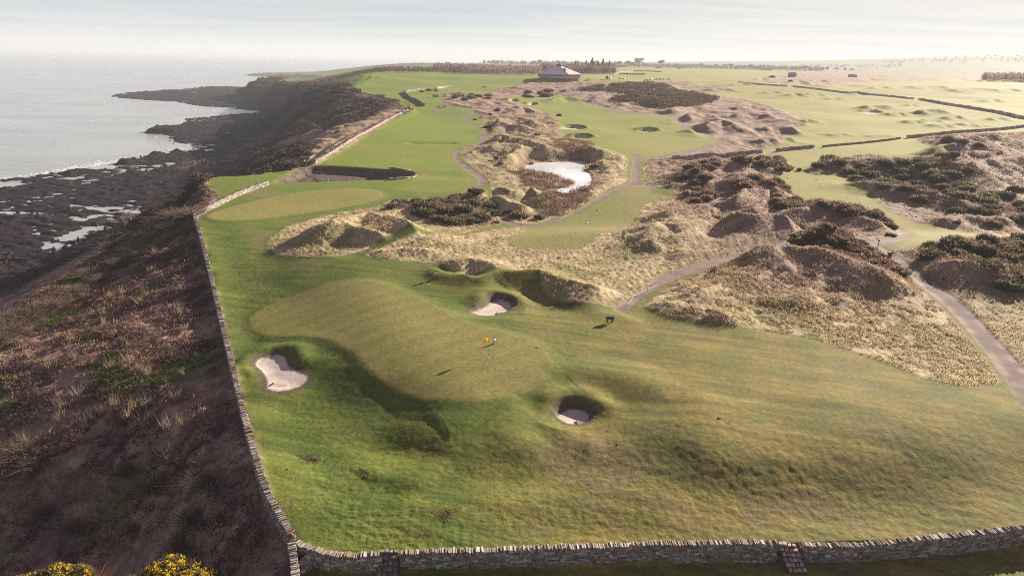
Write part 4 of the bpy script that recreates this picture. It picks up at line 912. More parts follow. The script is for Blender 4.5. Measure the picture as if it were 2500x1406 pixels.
# flowering gorse at the bottom edge
for i, (px, py, s, lab) in enumerate([(60,1412,1.0,'yellow flowering gorse bush in the bottom left corner'),(150,1395,1.35,'large yellow gorse in full flower at the bottom edge'),(410,1402,1.3,'peaked yellow flowering gorse right of the red stemmed shrub'),(318,1420,.95,'low yellow gorse just right of the red stemmed shrub'),(500,1425,.9,'half bare flowering gorse at the bottom edge nearest the wall'),(105,1404,.9,'yellow gorse between the corner bush and the large one in full flower'),(205,1416,.7,'small yellow gorse just left of the red stemmed shrub'),(455,1408,.95,'yellow gorse between the peaked one and the half bare one')]):
    q = plane_pts([(px, py+2)], -.6)[0]; s *= 1.8
    b = put_bush(q[0], q[1], s, lab, 'flowering gorse at the bottom edge', fl=i % 3); b.data = fine_g[i % 3]; b.children[0].data = fine_f[i % 3]
    b.location.z = -.95-.28*s
# broad stems carry them up from the den floor
M_BARK = plain_mat('bark', (.09, .065, .05), .9)
for b in [o for o in bpy.data.objects if o.get('group') == 'flowering gorse at the bottom edge']:
    m = MB(); r = np.random.default_rng(int(abs(b.location.x)*10)); zb = float(gz(b.location.x, b.location.y)[0])-b.location.z; sc = b.scale[0]
    for k in range(6):
        a = r.uniform(0, 6.28); m.tube([[r.normal()*.1, r.normal()*.1, zb/sc-.2], [cos(a)*.3, sin(a)*.3, -.6], [cos(a)*.5, sin(a)*.5, .25]], [.07, .05, .03], 5)
    st = m.build('stem', M_BARK, b)
# ------------------------------------------------------------------ scrub on the bank: brambles, dead grass, twiggy shrubs
def stuff(name, label, V, F, c, m):
    o = new_obj(name, mesh_np(name, V, F, {'cover': c}), mats=[m]); o['kind'] = 'stuff'; o['label'] = label; return o
r = np.random.default_rng(91)
def scatter_scrub(n, y0, y1, ypow=1.):
    y = y0+(y1-y0)*r.random(n)**ypow; xW, xT, xF = coast_x(y); x = xT-6+(xW-1.0-xT+6)*r.random(n); return x, y
x, y = scatter_scrub(30000, 30, 190, 1.15); dens = fbm(x, y, 6, 3, 131); k = dens > -.25; x, y, dens = x[k], y[k], dens[k]
z = gz(x, y); nb = 9; n = len(x)
B = np.repeat(np.stack([x, y, z-.05], 1), nb, 0)+r.normal(size=(n*nb, 3))*[.28, .28, .03]
tone = np.clip(.4+fbm(x, y, 9, 3, 133)*.9+r.normal(size=n)*.22, 0, 1); big = r.uniform(.5, 1.25, n)*(1-.35*tone)
D = r.normal(size=(n*nb, 3))*[.5, .5, .22]+[0, 0, .55]; D *= (np.repeat(big, nb)*r.uniform(.4, 1.0, n*nb))[:, None]*.95
wd = .045+.0009*np.repeat(y, nb)
Vb, Fb = blades(B, D, wd, r)
pal0 = np.array([.12, .066, .06]); pal1 = np.array([.50, .34, .27]); pal = pal0+(pal1-pal0)*tone[:, None]**1.3
mossy = (fbm(x, y, 11, 2, 105) > .30) & (y < 130); pal[mossy] = [.10, .125, .03]
pc = np.repeat(pal, nb, 0)*r.uniform(.6, 1.35, (n*nb, 1)); pc = pc+r.normal(size=(n*nb, 3))*.008
stuff('bramble_scrub', 'tangled brown brambles and dead grass covering the sea bank', Vb, Fb, np.repeat(np.clip(pc, .01, 1), 3, 0), M_STRAW)
# rusty bracken clumps through the brambles
x, y = scatter_scrub(5200, 32, 185, 1.1); k = fbm(x, y, 8, 3, 135) > .02; x, y = x[k], y[k]; n = len(x); z = gz(x, y); s = r.uniform(.25, .75, n); per = 22; kk = np.repeat(np.arange(n), per)
d = r.normal(size=(n*per, 3)); d[:, 2] = np.abs(d[:, 2])+.1; d /= np.linalg.norm(d, axis=1)[:, None]; P = np.stack([x, y, z], 1)[kk]+d*np.stack([s*1.3, s*1.3, s*.9], 1)[kk]*r.uniform(.3, 1, (n*per, 1))
a = r.normal(size=d.shape); a /= np.linalg.norm(a, axis=1)[:, None]; b = np.cross(d, a); sz = (.10+.0009*y)[kk][:, None]; V = np.stack([P-a*sz*.5, P+a*sz*.5, P+b*sz*.6+d*sz*1.5], 1).reshape(-1, 3)
tn = np.clip(r.normal(size=(n, 1))*.35+.4, 0, 1); cc = np.array([.13, .062, .050])*(1-tn)+np.array([.46, .30, .22])*tn
stuff('bracken', 'rusty dead bracken clumps spread through the brambles', V, np.arange(len(V)).reshape(-1, 3), np.repeat(np.repeat(cc, per, 0)*r.uniform(.6, 1.3, (n*per, 1)), 3, 0), M_STRAW)
# tall pale stalks in bunches
ST = [(300,890),(270,905),(480,850),(560,850),(530,800),(600,830),(720,900)]
Ps, Ds, Ws, Cs = [], [], [], []
px_ = [(x_*.256, 780+y_*.256) for x_, y_ in [(300,360),(470,450),(720,380),(1090,150),(1220,250),(1050,450),(1230,390),(1400,520),(730,720),(560,960),(870,950),(980,900),(1100,820),(1270,850),(1410,830),(1210,930),(1600,1020),(1740,1010),(1380,1000),(230,1160),(600,830),(1700,760),(1000,40),(680,190),(1340,480),(1640,1330),(1920,1370)]]
px_ += [(x_*.256, 440+y_*.256) for x_, y_ in [(1420,720),(1450,870),(1170,1080),(1040,1120),(850,900),(980,1280),(1330,1170),(1480,700),(1700,1250)]]
for px, py in px_:
    q = see(px, py+3); k = 34
    a = r.normal(size=(k, 3))*[.32, .32, 0]; Ps.append(q[None]+r.normal(size=(k, 3))*[.22, .22, 0]-[0, 0, .05]); L_ = r.uniform(.8, 2.0, k)
    d = np.stack([a[:, 0], a[:, 1], np.ones(k)], 1); Ds.append(d*L_[:, None]); Ws.append(np.full(k, .03+.0004*q[1])); Cs.append(np.array([.40, .30, .20])*r.uniform(.7, 1.15, (k, 1)))
V, F = blades(np.concatenate(Ps), np.concatenate(Ds), np.concatenate(Ws), r); stuff('dry_stalks', 'bunches of tall pale dry stalks standing out of the brown scrub', V, F, np.repeat(np.concatenate(Cs), 3, 0), M_STRAW)
# bare twiggy shrubs on the bank edge and in the den
def twig_mesh(name, rr, n, col, h=1., spread=.8, w=.02):
    P = rr.normal(size=(n, 3))*[.25*spread, .25*spread, 0]+[0, 0, 0]; P[:, 2] = rr.uniform(0, .55, n)*h; P[:, :2] *= (1+1.5*P[:, 2:]/h)
    D = np.stack([P[:, 0]*1.2+rr.normal(size=n)*.22, P[:, 1]*1.2+rr.normal(size=n)*.22, rr.uniform(.25, .6, n)*h], 1)
    V, F = blades(P, D, w, rr); return mesh_np(name, V, F, {'cover': np.repeat(np.array(col)*rr.uniform(.6, 1.3, (n, 1)), 3, 0)})
twg = [twig_mesh('twigs', np.random.default_rng(500+i), 700, (.17, .125, .095), 1., .9, .03) for i in range(3)]; redtw = twig_mesh('twigs', np.random.default_rng(510), 600, (.24, .10, .06), 1., .6, .025)
for me in twg+[redtw]: me.materials.append(M_STRAW)
TW = [(400,545,3.2),(440,530,3.4),(470,522,2.6),(425,552,2.4),(372,580,2.2),(345,612,2.2),(300,640,2.2),(250,680,2.0),(215,672,2.6),(180,710,2.0),(130,745,2.2),(80,770,2.6),(40,800,2.6),(10,790,3.0),(0,830,2.4),(60,1105,2.0),(20,1135,2.2),(85,1130,1.4),(310,1150,1.4),(370,1190,1.6),(470,1270,1.5),(180,1290,1.4),(110,1250,1.5),(440,1330,1.3),(330,1290,1.2),(510,1180,1.4),(330,555,2.2),(270,600,2.3),(360,620,1.8),(230,640,2.4)]
for px, py, s in TW:
    q = see(px, min(py+6, 1400)); o = new_obj('bare_shrub', twg[int(r.integers(3))]); o.location = q-[0, 0, .1]; o.scale = (s, s, s*.8); o.rotation_euler = (0, 0, r.uniform(0, 6))
    lab = 'bare twiggy shrub on the seaward edge of the brown bank' if py < 850 else 'bare twiggy shrub in the shaded bramble hollow'
    tag(o, lab, 'shrub', lab.replace('shrub', 'shrubs'))
q = plane_pts([(232,1420)], -1.6)[0]; o = new_obj('red_stemmed_shrub', redtw); o.location = (q[0], q[1], -2.3); o.scale = (1.1, 1.1, 1.5); tag(o, 'red stemmed bare shrub between the two yellow gorse clumps', 'shrub')
# bushes massed on the cliffs
n = 3000; y = 172+(1000-172)*r.random(n)**1.7; xW, xT, xF = coast_x(y); x = xF+2+(np.minimum(xW, xT+10)-1-xF)*r.random(n)**.9
k = fbm(x, y, 24, 2, 141) > -.06; k &= ~((zone_at(x, y) != Z_SCRUB) & (zone_at(x, y) != Z_SHORE)); pale = np.zeros(n, bool)
for P in (ROUGH[-1], area([(795,395),(830,372),(880,345),(868,352),(805,392)])): k &= sdf(P, x, y, 5.) > 0
x, y = x[k], y[k]; n = len(x); z = gz(x, y); s = r.uniform(1.0, 2.6, n)*np.interp(y, [170, 400, 900], [1., 1.25, 2.4])
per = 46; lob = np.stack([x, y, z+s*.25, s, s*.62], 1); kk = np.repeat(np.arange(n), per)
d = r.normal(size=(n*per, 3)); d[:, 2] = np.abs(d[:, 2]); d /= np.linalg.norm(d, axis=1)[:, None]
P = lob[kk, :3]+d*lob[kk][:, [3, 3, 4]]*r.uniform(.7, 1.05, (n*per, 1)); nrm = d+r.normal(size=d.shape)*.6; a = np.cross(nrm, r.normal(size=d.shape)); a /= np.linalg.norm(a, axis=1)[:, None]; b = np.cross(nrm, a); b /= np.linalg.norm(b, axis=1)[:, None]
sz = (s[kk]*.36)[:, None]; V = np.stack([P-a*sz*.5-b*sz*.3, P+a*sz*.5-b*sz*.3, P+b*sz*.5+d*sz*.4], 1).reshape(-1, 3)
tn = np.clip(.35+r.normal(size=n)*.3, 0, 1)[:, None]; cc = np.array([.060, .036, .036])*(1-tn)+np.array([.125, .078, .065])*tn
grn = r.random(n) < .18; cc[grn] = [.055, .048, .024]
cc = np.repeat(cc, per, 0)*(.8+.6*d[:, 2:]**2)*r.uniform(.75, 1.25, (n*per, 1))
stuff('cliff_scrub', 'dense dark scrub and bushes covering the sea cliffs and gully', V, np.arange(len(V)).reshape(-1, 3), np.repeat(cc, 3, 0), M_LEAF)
# reeds round the pond
REED = [area([(1340,386),(1362,360),(1430,364),(1452,374),(1425,394),(1370,397)], z=POND_Z, smooth=1), area([(1262,428),(1282,416),(1302,420),(1341,425),(1370,434),(1400,444),(1404,450),(1384,458),(1364,466),(1330,470),(1290,455)], z=POND_Z, smooth=1), area([(1372,474),(1420,459),(1445,452),(1450,440),(1448,462),(1430,490),(1380,515),(1330,505),(1320,480)], z=POND_Z, smooth=1)]
Rp = np.concatenate([inside_poly(P, n_, r) for P, n_ in zip(REED, (5000, 5500, 4500))]); Rp += r.normal(size=Rp.shape)*[.7, 1.4]
dn = fbm(Rp[:, 0], Rp[:, 1], 3.5, 2, 161); Rp = Rp[dn > -.18]; dn = dn[dn > -.18]; zr = np.maximum(gz(Rp[:, 0], Rp[:, 1]), POND_Z-.2)
B = np.column_stack([Rp, zr]); D = r.normal(size=B.shape)*[.22, .22, .1]+[0, 0, 1.0]; D *= (r.uniform(.45, 1.2, len(B))*(.8+.6*np.clip(dn, 0, .6)))[:, None]
V, F = blades(B, D, .13, r); rc = np.array([.20, .115, .09])+(np.array([.36, .24, .17])-[.20, .115, .09])*np.clip(r.normal(size=(len(B), 1))*.35+.25, 0, 1)
stuff('pond_reeds', 'reddish brown reeds crowding the edges of the pond', V, F, np.repeat(rc*r.uniform(.55, 1.3, (len(B), 1)), 3, 0), M_STRAW)
# long wind-combed grass over the dunes and rough
pts = []
for P_, n_ in zip(ROUGH[:6], (10000, 34000, 52000, 18000, 26000, 22000)): pts.append(inside_poly(P_, n_, r))
c = np.concatenate(pts); c = c[(c[:, 1] < 330) & (zone_at(c[:, 0], c[:, 1]) == Z_GROUND)]; dn = fbm(c[:, 0], c[:, 1], 2.2, 2, 181)+.5*fbm(c[:, 0], c[:, 1], 12, 2, 183); c = c[dn > -.22]; dn = dn[dn > -.22]; n = len(c)
B = np.column_stack([c, gz(c[:, 0], c[:, 1])-.04]); wind = np.array([-.35, -.18, 0])
D = r.normal(size=(n, 3))*[.30, .30, .10]+wind+[0, 0, .62]; D *= (r.uniform(.35, 1.0, n)*(.75+.5*np.clip(dn, 0, .7))*np.interp(c[:, 1], [60, 130], [.62, 1.]))[:, None]
tn = np.clip(.45+dn*.5+r.normal(size=n)*.3, 0, 1)[:, None]; red = (sstep(22, 46, c[:, 0])*sstep(84, 100, c[:, 1])*sstep(.12, .24, c[:, 0]/c[:, 1])*.7)[:, None]  # the same flare cast is painted into the grass blades
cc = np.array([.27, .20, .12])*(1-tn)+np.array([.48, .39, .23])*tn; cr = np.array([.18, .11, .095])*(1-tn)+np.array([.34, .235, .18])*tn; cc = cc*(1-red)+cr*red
V, F = blades(B, D, .02+.0011*c[:, 1], r); stuff('marram_grass', 'long straw coloured dune grass growing over the rough', V, F, np.repeat(cc*r.uniform(.65, 1.25, (n, 1)), 3, 0), M_STRAW)
# low growth between the gorse bushes
Cp = []
for P, n, _, lab in THICKETS[:10]: A = area(P, smooth=1); Cp.append(inside_poly(A, n*14, r)+r.normal(size=(n*14, 2))*1.2)
c = np.concatenate(Cp); c = c[np.isin(zone_at(c[:, 0], c[:, 1]), [Z_GROUND])]; n = len(c); s = r.uniform(.35, .95, n); per = 26; kk = np.repeat(np.arange(n), per); zc_ = gz(c[:, 0], c[:, 1])
d = r.normal(size=(n*per, 3)); d[:, 2] = np.abs(d[:, 2]); d /= np.linalg.norm(d, axis=1)[:, None]; P = np.column_stack([c, zc_])[kk]+d*np.stack([s*1.3, s*1.3, s], 1)[kk]*r.uniform(.5, 1, (n*per, 1))
a = r.normal(size=d.shape); a /= np.linalg.norm(a, axis=1)[:, None]; b = np.cross(d, a); sz = (.14+.16*s[kk])[:, None]; V = np.stack([P-a*sz*.5, P+a*sz*.5, P+b*sz*.5+d*sz*1.2], 1).reshape(-1, 3)
tn = np.clip(r.normal(size=(n, 1))*.3+.4, 0, 1); cc = np.array([.11, .068, .055])*(1-tn)+np.array([.27, .18, .12])*tn
stuff('gorse_undergrowth', 'low brown heathery growth filling the gaps between the gorse bushes', V, np.arange(len(V)).reshape(-1, 3), np.repeat(np.repeat(cc, per, 0)*r.uniform(.7, 1.3, (n*per, 1)), 3, 0), M_STRAW)
# far gorse thickets in the dunes
A = area([(1340,232),(1400,222),(1470,213),(1540,206),(1600,207),(1640,222),(1740,240),(1760,246),(1700,262),(1640,272),(1560,258),(1490,252),(1470,248),(1560,240),(1520,228),(1420,222)], smooth=1); c = inside_poly(A, 1500, r); c = c[(fbm(c[:, 0], c[:, 1], 30, 2, 151) > -.3)]
n = len(c); s = r.uniform(1.2, 2.4, n); per = 30; kk = np.repeat(np.arange(n), per); zc_ = gz(c[:, 0], c[:, 1])
d = r.normal(size=(n*per, 3)); d[:, 2] = np.abs(d[:, 2]); d /= np.linalg.norm(d, axis=1)[:, None]; P = np.column_stack([c, zc_+.3])[kk]+d*np.stack([s, s, s*.8], 1)[kk]
a = r.normal(size=d.shape); a /= np.linalg.norm(a, axis=1)[:, None]; b = np.cross(d, a); sz = (s[kk]*.45)[:, None]; V = np.stack([P-a*sz*.5, P+a*sz*.5, P+b*sz*.6+d*sz*.5], 1).reshape(-1, 3)
stuff('gorse_thicket', 'far off reddish brown gorse thicket massed between the dunes and plain', V, np.arange(len(V)).reshape(-1, 3), np.repeat(np.array([.125, .075, .058])*r.uniform(.6, 1.5, (n*per, 1)), 3, 0), M_LEAF)
print('BUSHES', n_bush)
# ------------------------------------------------------------------ clubhouse
M_SLATE = plain_mat('roof_slate', (.74, .69, .72), .75, .2, .12, 1.5); M_LEAD = plain_mat('lead', (.20, .18, .21), .6); M_CREAM = plain_mat('cream_render', (.62, .56, .50), .9)
M_BRICKW = plain_mat('cedar_glazing', (.34, .12, .09), .5, .3, .3, .6); M_DARKGL = plain_mat('dark_glass', (.05, .05, .06), .15, .5, .2); M_RAIL = plain_mat('pale_rail', (.62, .57, .52), .7); M_STN = plain_mat('base_stone', (.24, .19, .17), .9, .2, .3, 1.)
M_WHITE = plain_mat('white_paint', (.78, .77, .75), .35, .5, .04); M_BLACK = plain_mat('black_rubber', (.025, .025, .027), .7); M_WOOD = plain_mat('weathered_wood', (.20, .15, .11), .85, .2, .3, 8.); M_PALEWOOD = plain_mat('pale_wood', (.55, .46, .36), .8, .2, .15, 8.)
M_YEL = plain_mat('yellow_cloth', (.80, .46, .01), .8, .2, .08); M_BLUE = plain_mat('blue_cloth', (.10, .28, .42), .7); M_RED = plain_mat('red_plastic', (.35, .03, .04), .5); M_METAL = plain_mat('grey_metal', (.35, .35, .36), .4, .5, .1, 3., .6)
cb = see(1366, 197.5); cs = np.hypot(cb[0], cb[1])/FPX          # metres per photo pixel there
club = tag(empty('clubhouse', (cb[0], cb[1]+9, cb[2]), math.atan2(-cb[0], cb[1])), 'low clubhouse with wide grey hipped roof and small lantern on the hilltop', 'clubhouse')
W2 = 53*cs; EZ = 15.2*cs; AP = 32*cs; RD = 13.5
def ring(rx, ry, z, n=8, a0=pi/8): return np.array([[rx*cos(a0+2*pi*i/n), ry*sin(a0+2*pi*i/n), z] for i in range(n)])
ec = ring(W2/cos(pi/8)*.985, RD, EZ); tp = ring(W2*.12, RD*.16, AP)
m = MB(); m.add(np.concatenate([ec, tp, ec-[0, 0, .55]]), [[i, (i+1) % 8, 8+(i+1) % 8, 8+i] for i in range(8)]+[[16+i, 16+(i+1) % 8, (i+1) % 8, i] for i in range(8)]+[list(range(8, 16)), list(range(23, 15, -1))]); rf = m.build('roof', M_SLATE, club)
m = MB(); a = ring(W2*.125, RD*.17, AP-.1); b = ring(W2*.125, RD*.17, AP+1.5*cs*1.6); m.add(np.concatenate([a, b]), [[i, (i+1) % 8, 8+(i+1) % 8, 8+i] for i in range(8)]); ln = m.build('lantern', M_DARKGL, rf)
m = MB(); c_ = ring(W2*.165, RD*.23, AP+2.4*cs); d_ = ring(W2*.10, RD*.14, AP+4.6*cs); m.add(np.concatenate([c_, d_, c_-[0, 0, .3]]), [[i, (i+1) % 8, 8+(i+1) % 8, 8+i] for i in range(8)]+[[16+i, 16+(i+1) % 8, (i+1) % 8, i] for i in range(8)]+[list(range(8, 16)), list(range(23, 15, -1))]); m.build('lantern_roof', M_LEAD, rf)
m = MB(); m.tube([[-1.2, 0, AP+4.2*cs], [1.2, .3, AP+6.4*cs]], .18, 5); m.build('roof_vane', M_LEAD, rf)
m = MB(); m.add(np.array([[2.6, -RD*.62, EZ+.42*(AP-EZ)], [5.6, -RD*.62, EZ+.42*(AP-EZ)], [4.1, -RD*.62, EZ+.80*(AP-EZ)], [2.6, -RD*.30, EZ+.62*(AP-EZ)], [5.6, -RD*.30, EZ+.62*(AP-EZ)], [4.1, -RD*.2, EZ+.80*(AP-EZ)]]), [[0, 1, 2], [1, 4, 5, 2], [0, 2, 5, 3], [3, 5, 4]]); m.build('dormer', M_LEAD, rf)
uw = ring(W2/cos(pi/8)*.93, RD*.92, 0); FLZ = 7.0*cs
m = MB(); m.add(np.concatenate([uw+[0, 0, FLZ], uw+[0, 0, EZ-.5]]), [[i, (i+1) % 8, 8+(i+1) % 8, 8+i] for i in range(8)]); m.build('wall', M_CREAM, club)
def face_panels(i, n, z0, z1, mm, name, u0=0., u1=1., off=.06, gap=.12):
    A = uw[i]; B = uw[(i+1) % 8]; t = (B-A)[:2]; Lw = np.hypot(*t); t = t/Lw; nn = np.array([t[1], -t[0]])
    for k in range(n):
        f0 = u0+(u1-u0)*(k+gap/2)/n; f1 = u0+(u1-u0)*(k+1-gap/2)/n; p = A[:2]+(B-A)[:2]*f0+nn*off; q = A[:2]+(B-A)[:2]*f1+nn*off
        mm_ = MB(); mm_.add(np.array([[*p, z0], [*q, z0], [*q, z1], [*p, z1], [*(p-nn*.3), z0], [*(q-nn*.3), z0], [*(q-nn*.3), z1], [*(p-nn*.3), z1]]), [[0, 1, 2, 3], [0, 4, 5, 1], [3, 2, 6, 7], [1, 5, 6, 2], [0, 3, 7, 4]]); mm_.build(name, mm, club)
front = int(np.argmin([(uw[i]+uw[(i+1) % 8])[1] for i in range(8)]))
face_panels(front, 6, FLZ+.35, EZ-.75, M_BRICKW, 'window'); face_panels((front+1) % 8, 3, FLZ+.35, EZ-.75, M_BRICKW, 'window'); face_panels((front-1) % 8, 4, FLZ+.5, EZ-.8, M_DARKGL, 'window', gap=.35)
lw = ring(W2/cos(pi/8)*.86, RD*.86, 0); m = MB(); m.add(np.concatenate([lw+[0, 0, -3.], lw+[0, 0, FLZ]]), [[i, (i+1) % 8, 8+(i+1) % 8, 8+i] for i in range(8)]+[list(range(8, 16))]); m.build('basement_wall', M_STN, club)
m = MB(); x0, x1 = -W2*.40, W2*.90; yb = uw[front][1]-2.2; m.box(x0, x1, yb, uw[front][1]+.6, FLZ-.25, FLZ+.05); m.build('balcony', M_CREAM, club)
m = MB(); m.box(x0, x1, yb-.08, yb+.08, FLZ+.05, FLZ+.95); m.build('balcony_rail', M_RAIL, club)
for k in range(6): m = MB(); xx = x0+.4+(x1-x0-.8)*k/5; m.box(xx-.18, xx+.18, yb+.1, yb+.46, -3., FLZ-.25); m.build('post', M_CREAM, club)
m = MB(); m.box(x0+3, x0+6.5, uw[front][1]*.93-.5, uw[front][1]*.9, .0, FLZ-.6); m.build('door', M_DARKGL, club)
# ------------------------------------------------------------------ cars
def car_proto(paint):
    root = empty('parked_car', (0, 0, 0))
    pr = [(-2.15, .35), (-2.2, .75), (-1.95, .98), (-1.25, 1.02), (-.55, 1.46), (.65, 1.48), (1.45, 1.05), (2.05, .88), (2.2, .6), (2.15, .32)]
    m = MB(); n = len(pr); V = [[x, s*(.86 if z < 1.1 else .68), z] for s in (-1, 1) for x, z in pr]
    m.add(np.array(V), [[i, i+1, n+i+1, n+i] for i in range(n-1)]+[[n-1, 0, n, 2*n-1], list(range(n))[::-1], [n+i for i in range(n)]]); m.build('body', paint, root, bevel=.05)
    m = MB(); V = [[x, s*.80, z] for s in (-1, 1) for x, z in [(-1.12, 1.06), (-.55, 1.40), (.60, 1.42), (1.25, 1.08)]]; m.add(np.array(V), [[3, 2, 1, 0], [4, 5, 6, 7]]+[]); 
    m.add(np.array([[-1.28, -.62, 1.05], [-.60, -.55, 1.44], [-.60, .55, 1.44], [-1.28, .62, 1.05], [1.48, -.62, 1.07], [.70, -.55, 1.46], [.70, .55, 1.46], [1.48, .62, 1.07]])+[0, 0, .015], [[0, 1, 2, 3], [7, 6, 5, 4]]); m.build('window', M_DARKGL, root)
    for x in (-1.35, 1.35):
        for s in (-1, 1): m = MB(); m.tube([[x, s*.70, .33], [x, s*.90, .33]], .33, 12); w = m.build('wheel', M_BLACK, root)
    return root
def copy_thing(o):
    c = o.copy(); COL.objects.link(c)
    for ch in o.children:
        k = ch.copy(); COL.objects.link(k); k.parent = c
        for g in ch.children: q = g.copy(); COL.objects.link(q); q.parent = k
    return c
M_SILVER = plain_mat('silver_paint', (.60, .60, .62), .3, .5, .03)
cw = car_proto(M_WHITE); cs2 = car_proto(M_SILVER); first = {0: True, 1: True}
CARS = [(1435,197.5,1,'white car parked by the dark bank beside the clubhouse',.2),(1489.5,194,1,'white car next to the pale lamp post',1.2),(1515,194,1,'white car alone left of the close pair in the car park',.8),(1524.5,195,0,'silver car half hidden in front of another car',1.0),(1531,193.6,1,'white car just behind the silver one',1.3),(1577,198.4,0,'long silver blue car parked apart on the near side of the row',.1),(1590,195,1,'white car at the left end of the right hand row',.9),(1603,195,0,'small silver car second in the right hand row',1.5),(1612,195.2,1,'white car in the middle of the right hand row',1.5),(1621,195,1,'white car with the red board beside it',1.2),(1633.5,195.2,1,'white car at the far right end of the row',.7)]
for px, py, wht, lab, rz in CARS:
    src = cw if wht else cs2; o = src if first[wht] else copy_thing(src); first[wht] = False
    q = see(px, py); o.location = q; o.rotation_euler = (0, 0, rz); tag(o, lab, 'car', 'cars parked near the clubhouse')
q = see(1624.3, 195.6); sb = tag(empty('notice_board', q), 'small white and red notice board beside the parked cars', 'sign'); m = MB(); m.box(-.5, .5, -.05, .05, .6, 1.5); m.build('panel', M_WHITE, sb); m = MB(); m.box(-.5, .5, -.07, .07, .5, .62); m.build('red_strip', M_RED, sb); m = MB(); m.box(-.06, .06, -.04, .04, -.2, .6); m.build('post', M_WOOD, sb)
for px, py, h, lab in [(1493.6, 196, 6.2, 'pale lamp post beside the parked cars'), (1567, 193, 4.5, 'thin pale pole by the far enclosure wall')]:
    q = see(px, py); lp = tag(empty('lamp_post', q), lab, 'lamp post'); m = MB(); m.tube([[0, 0, -.3], [0, 0, h]], [.14, .09], 6); m.build('pole', M_RAIL, lp); m = MB(); m.box(-.15, .15, -.6, .1, h, h+.15); m.build('lamp_head', M_METAL, lp)
q = see(1481.5, 194); kb = tag(empty('ticket_hut', q), 'small dark hut at the left end of the car park', 'hut'); m = MB(); m.box(-.9, .9, -.8, .8, -.2, 2.2); m.build('wall', M_WOOD, kb); m = MB(); m.add(np.array([[-1.1, -1, 2.2], [1.1, -1, 2.2], [1.1, 1, 2.2], [-1.1, 1, 2.2], [0, 0, 3.0]], float), [[0, 1, 4], [1, 2, 4], [2, 3, 4], [3, 0, 4], [3, 2, 1, 0]]); m.build('roof', M_LEAD, kb)
# ------------------------------------------------------------------ flag, golf bag, balls, markers
M_FLAG, nt, b = mat('yellow_flag'); t_ = N(nt, 'ShaderNodeBsdfTranslucent'); x_ = N(nt, 'ShaderNodeMixShader'); z_ = N(nt, 'ShaderNodeTexNoise'); z_.inputs['Scale'].default_value = 6; r_ = N(nt, 'ShaderNodeValToRGB'); r_.color_ramp.elements[0].color = (.80, .58, .01, 1); r_.color_ramp.elements[1].color = (.88, .66, .015, 1)
nt.links.new(z_.outputs['Fac'], r_.inputs['Fac']); nt.links.new(r_.outputs['Color'], t_.inputs['Color']); nt.links.new(r_.outputs['Color'], b.inputs['Base Color']); x_.inputs['Fac'].default_value = .6; nt.links.new(b.outputs[0], x_.inputs[1]); nt.links.new(t_.outputs[0], x_.inputs[2]); nt.links.new(x_.outputs[0], nt.nodes['Material Output'].inputs['Surface'])
q = see(1192, 869); fl = tag(empty('flagstick', q), 'banded flagstick with a yellow flag in the near green', 'flagstick'); PH = 2.2
for k in range(8): m = MB(); m.tube([[0, 0, PH*k/8], [0, 0, PH*(k+1)/8]], .016 if k else .03, 6, True); m.build('pole_band', M_WHITE if k % 2 else M_BLACK, fl)
m = MB(); nx = 9; V = []
for i in range(nx):
    u = i/(nx-1)
    for z in (PH-.48+.03*u, PH-.02-.03*u): V += [[-.02-.56*u, .06*sin(u*5)+.008, z], [-.02-.56*u, .06*sin(u*5)-.008, z]]
F = []
for i in range(nx-1):
    a = 4*i; b = a+4; F += [[a, b, b+2, a+2], [a+1, a+3, b+3, b+1], [a, a+1, b+1, b], [a+2, b+2, b+3, a+3]]
F += [[0, 2, 3, 1], [4*nx-4, 4*nx-3, 4*nx-1, 4*nx-2]]; m.add(np.array(V), F); m.build('flag', M_FLAG, fl, smooth=True)
m = MB(); V = [[.10*cos(2*pi*i/14)*s, .10*sin(2*pi*i/14)*s, .012] for s in (1., .75) for i in range(14)]; m.add(np.array(V), [[i, (i+1) % 14, 14+(i+1) % 14, 14+i] for i in range(14)]); m.build('hole_rim', M_WHITE, fl)
q = see(1206, 839); gb = tag(empty('golf_bag', q, .6, .72), 'small white and blue golf bag standing on the green beside the flag', 'golf bag')
m = MB(); m.tube([[0, .05, .0], [0, .0, .12], [.0, -.08, .5], [.0, -.16, .82]], [.15, .16, .16, .17], 12); m.build('bag_body', M_WHITE, gb, smooth=True)
m = MB(); m.tube([[0, .045, .0], [0, .02, .16]], [.165, .168], 12); m.build('bag_base', M_BLACK, gb); m = MB(); m.tube([[.12, -.08, .25], [.13, -.14, .62]], [.08, .08], 8); m.build('pocket', M_BLUE, gb)
for k in range(5): m = MB(); a = k*1.25; m.tube([[.07*cos(a), -.16+.07*sin(a), .8], [.10*cos(a), -.20+.09*sin(a), 1.12]], .013, 5); m.ball((.10*cos(a)+.03, -.20+.09*sin(a), 1.13), .045, 6, 4); m.build('club', M_METAL if k else M_PALEWOOD, gb)
for s in (-1, 1): m = MB(); m.tube([[.08*s, -.12, .68], [.32*s, -.42, .0]], .012, 5); m.build('leg', M_BLACK, gb)
BALL = [(985,834,'orange tinted golf ball alone on the upper left of the green'),(1011,851,'white golf ball left of the pair in the middle of the green'),(1024,866,'white golf ball lowest of the middle group on the green'),(1055,857,'white golf ball to the right of the middle pair'),(1127,851,'white golf ball between the middle group and the flagstick'),(1146,822,'white golf ball up and left of the yellow flag'),(1097,818,'white golf ball at the top of the green far left of the flag'),(1187,891,'white golf ball just below the flagstick'),(1193,898,'white golf ball lowest of the two under the flagstick'),(1211,900,'tan golf ball right of the two under the flagstick')]
bmesh_ = MB(); bmesh_.ball((0, 0, .045), .048, 10, 6); b0 = bmesh_.build('golf_ball', M_WHITE, smooth=True)
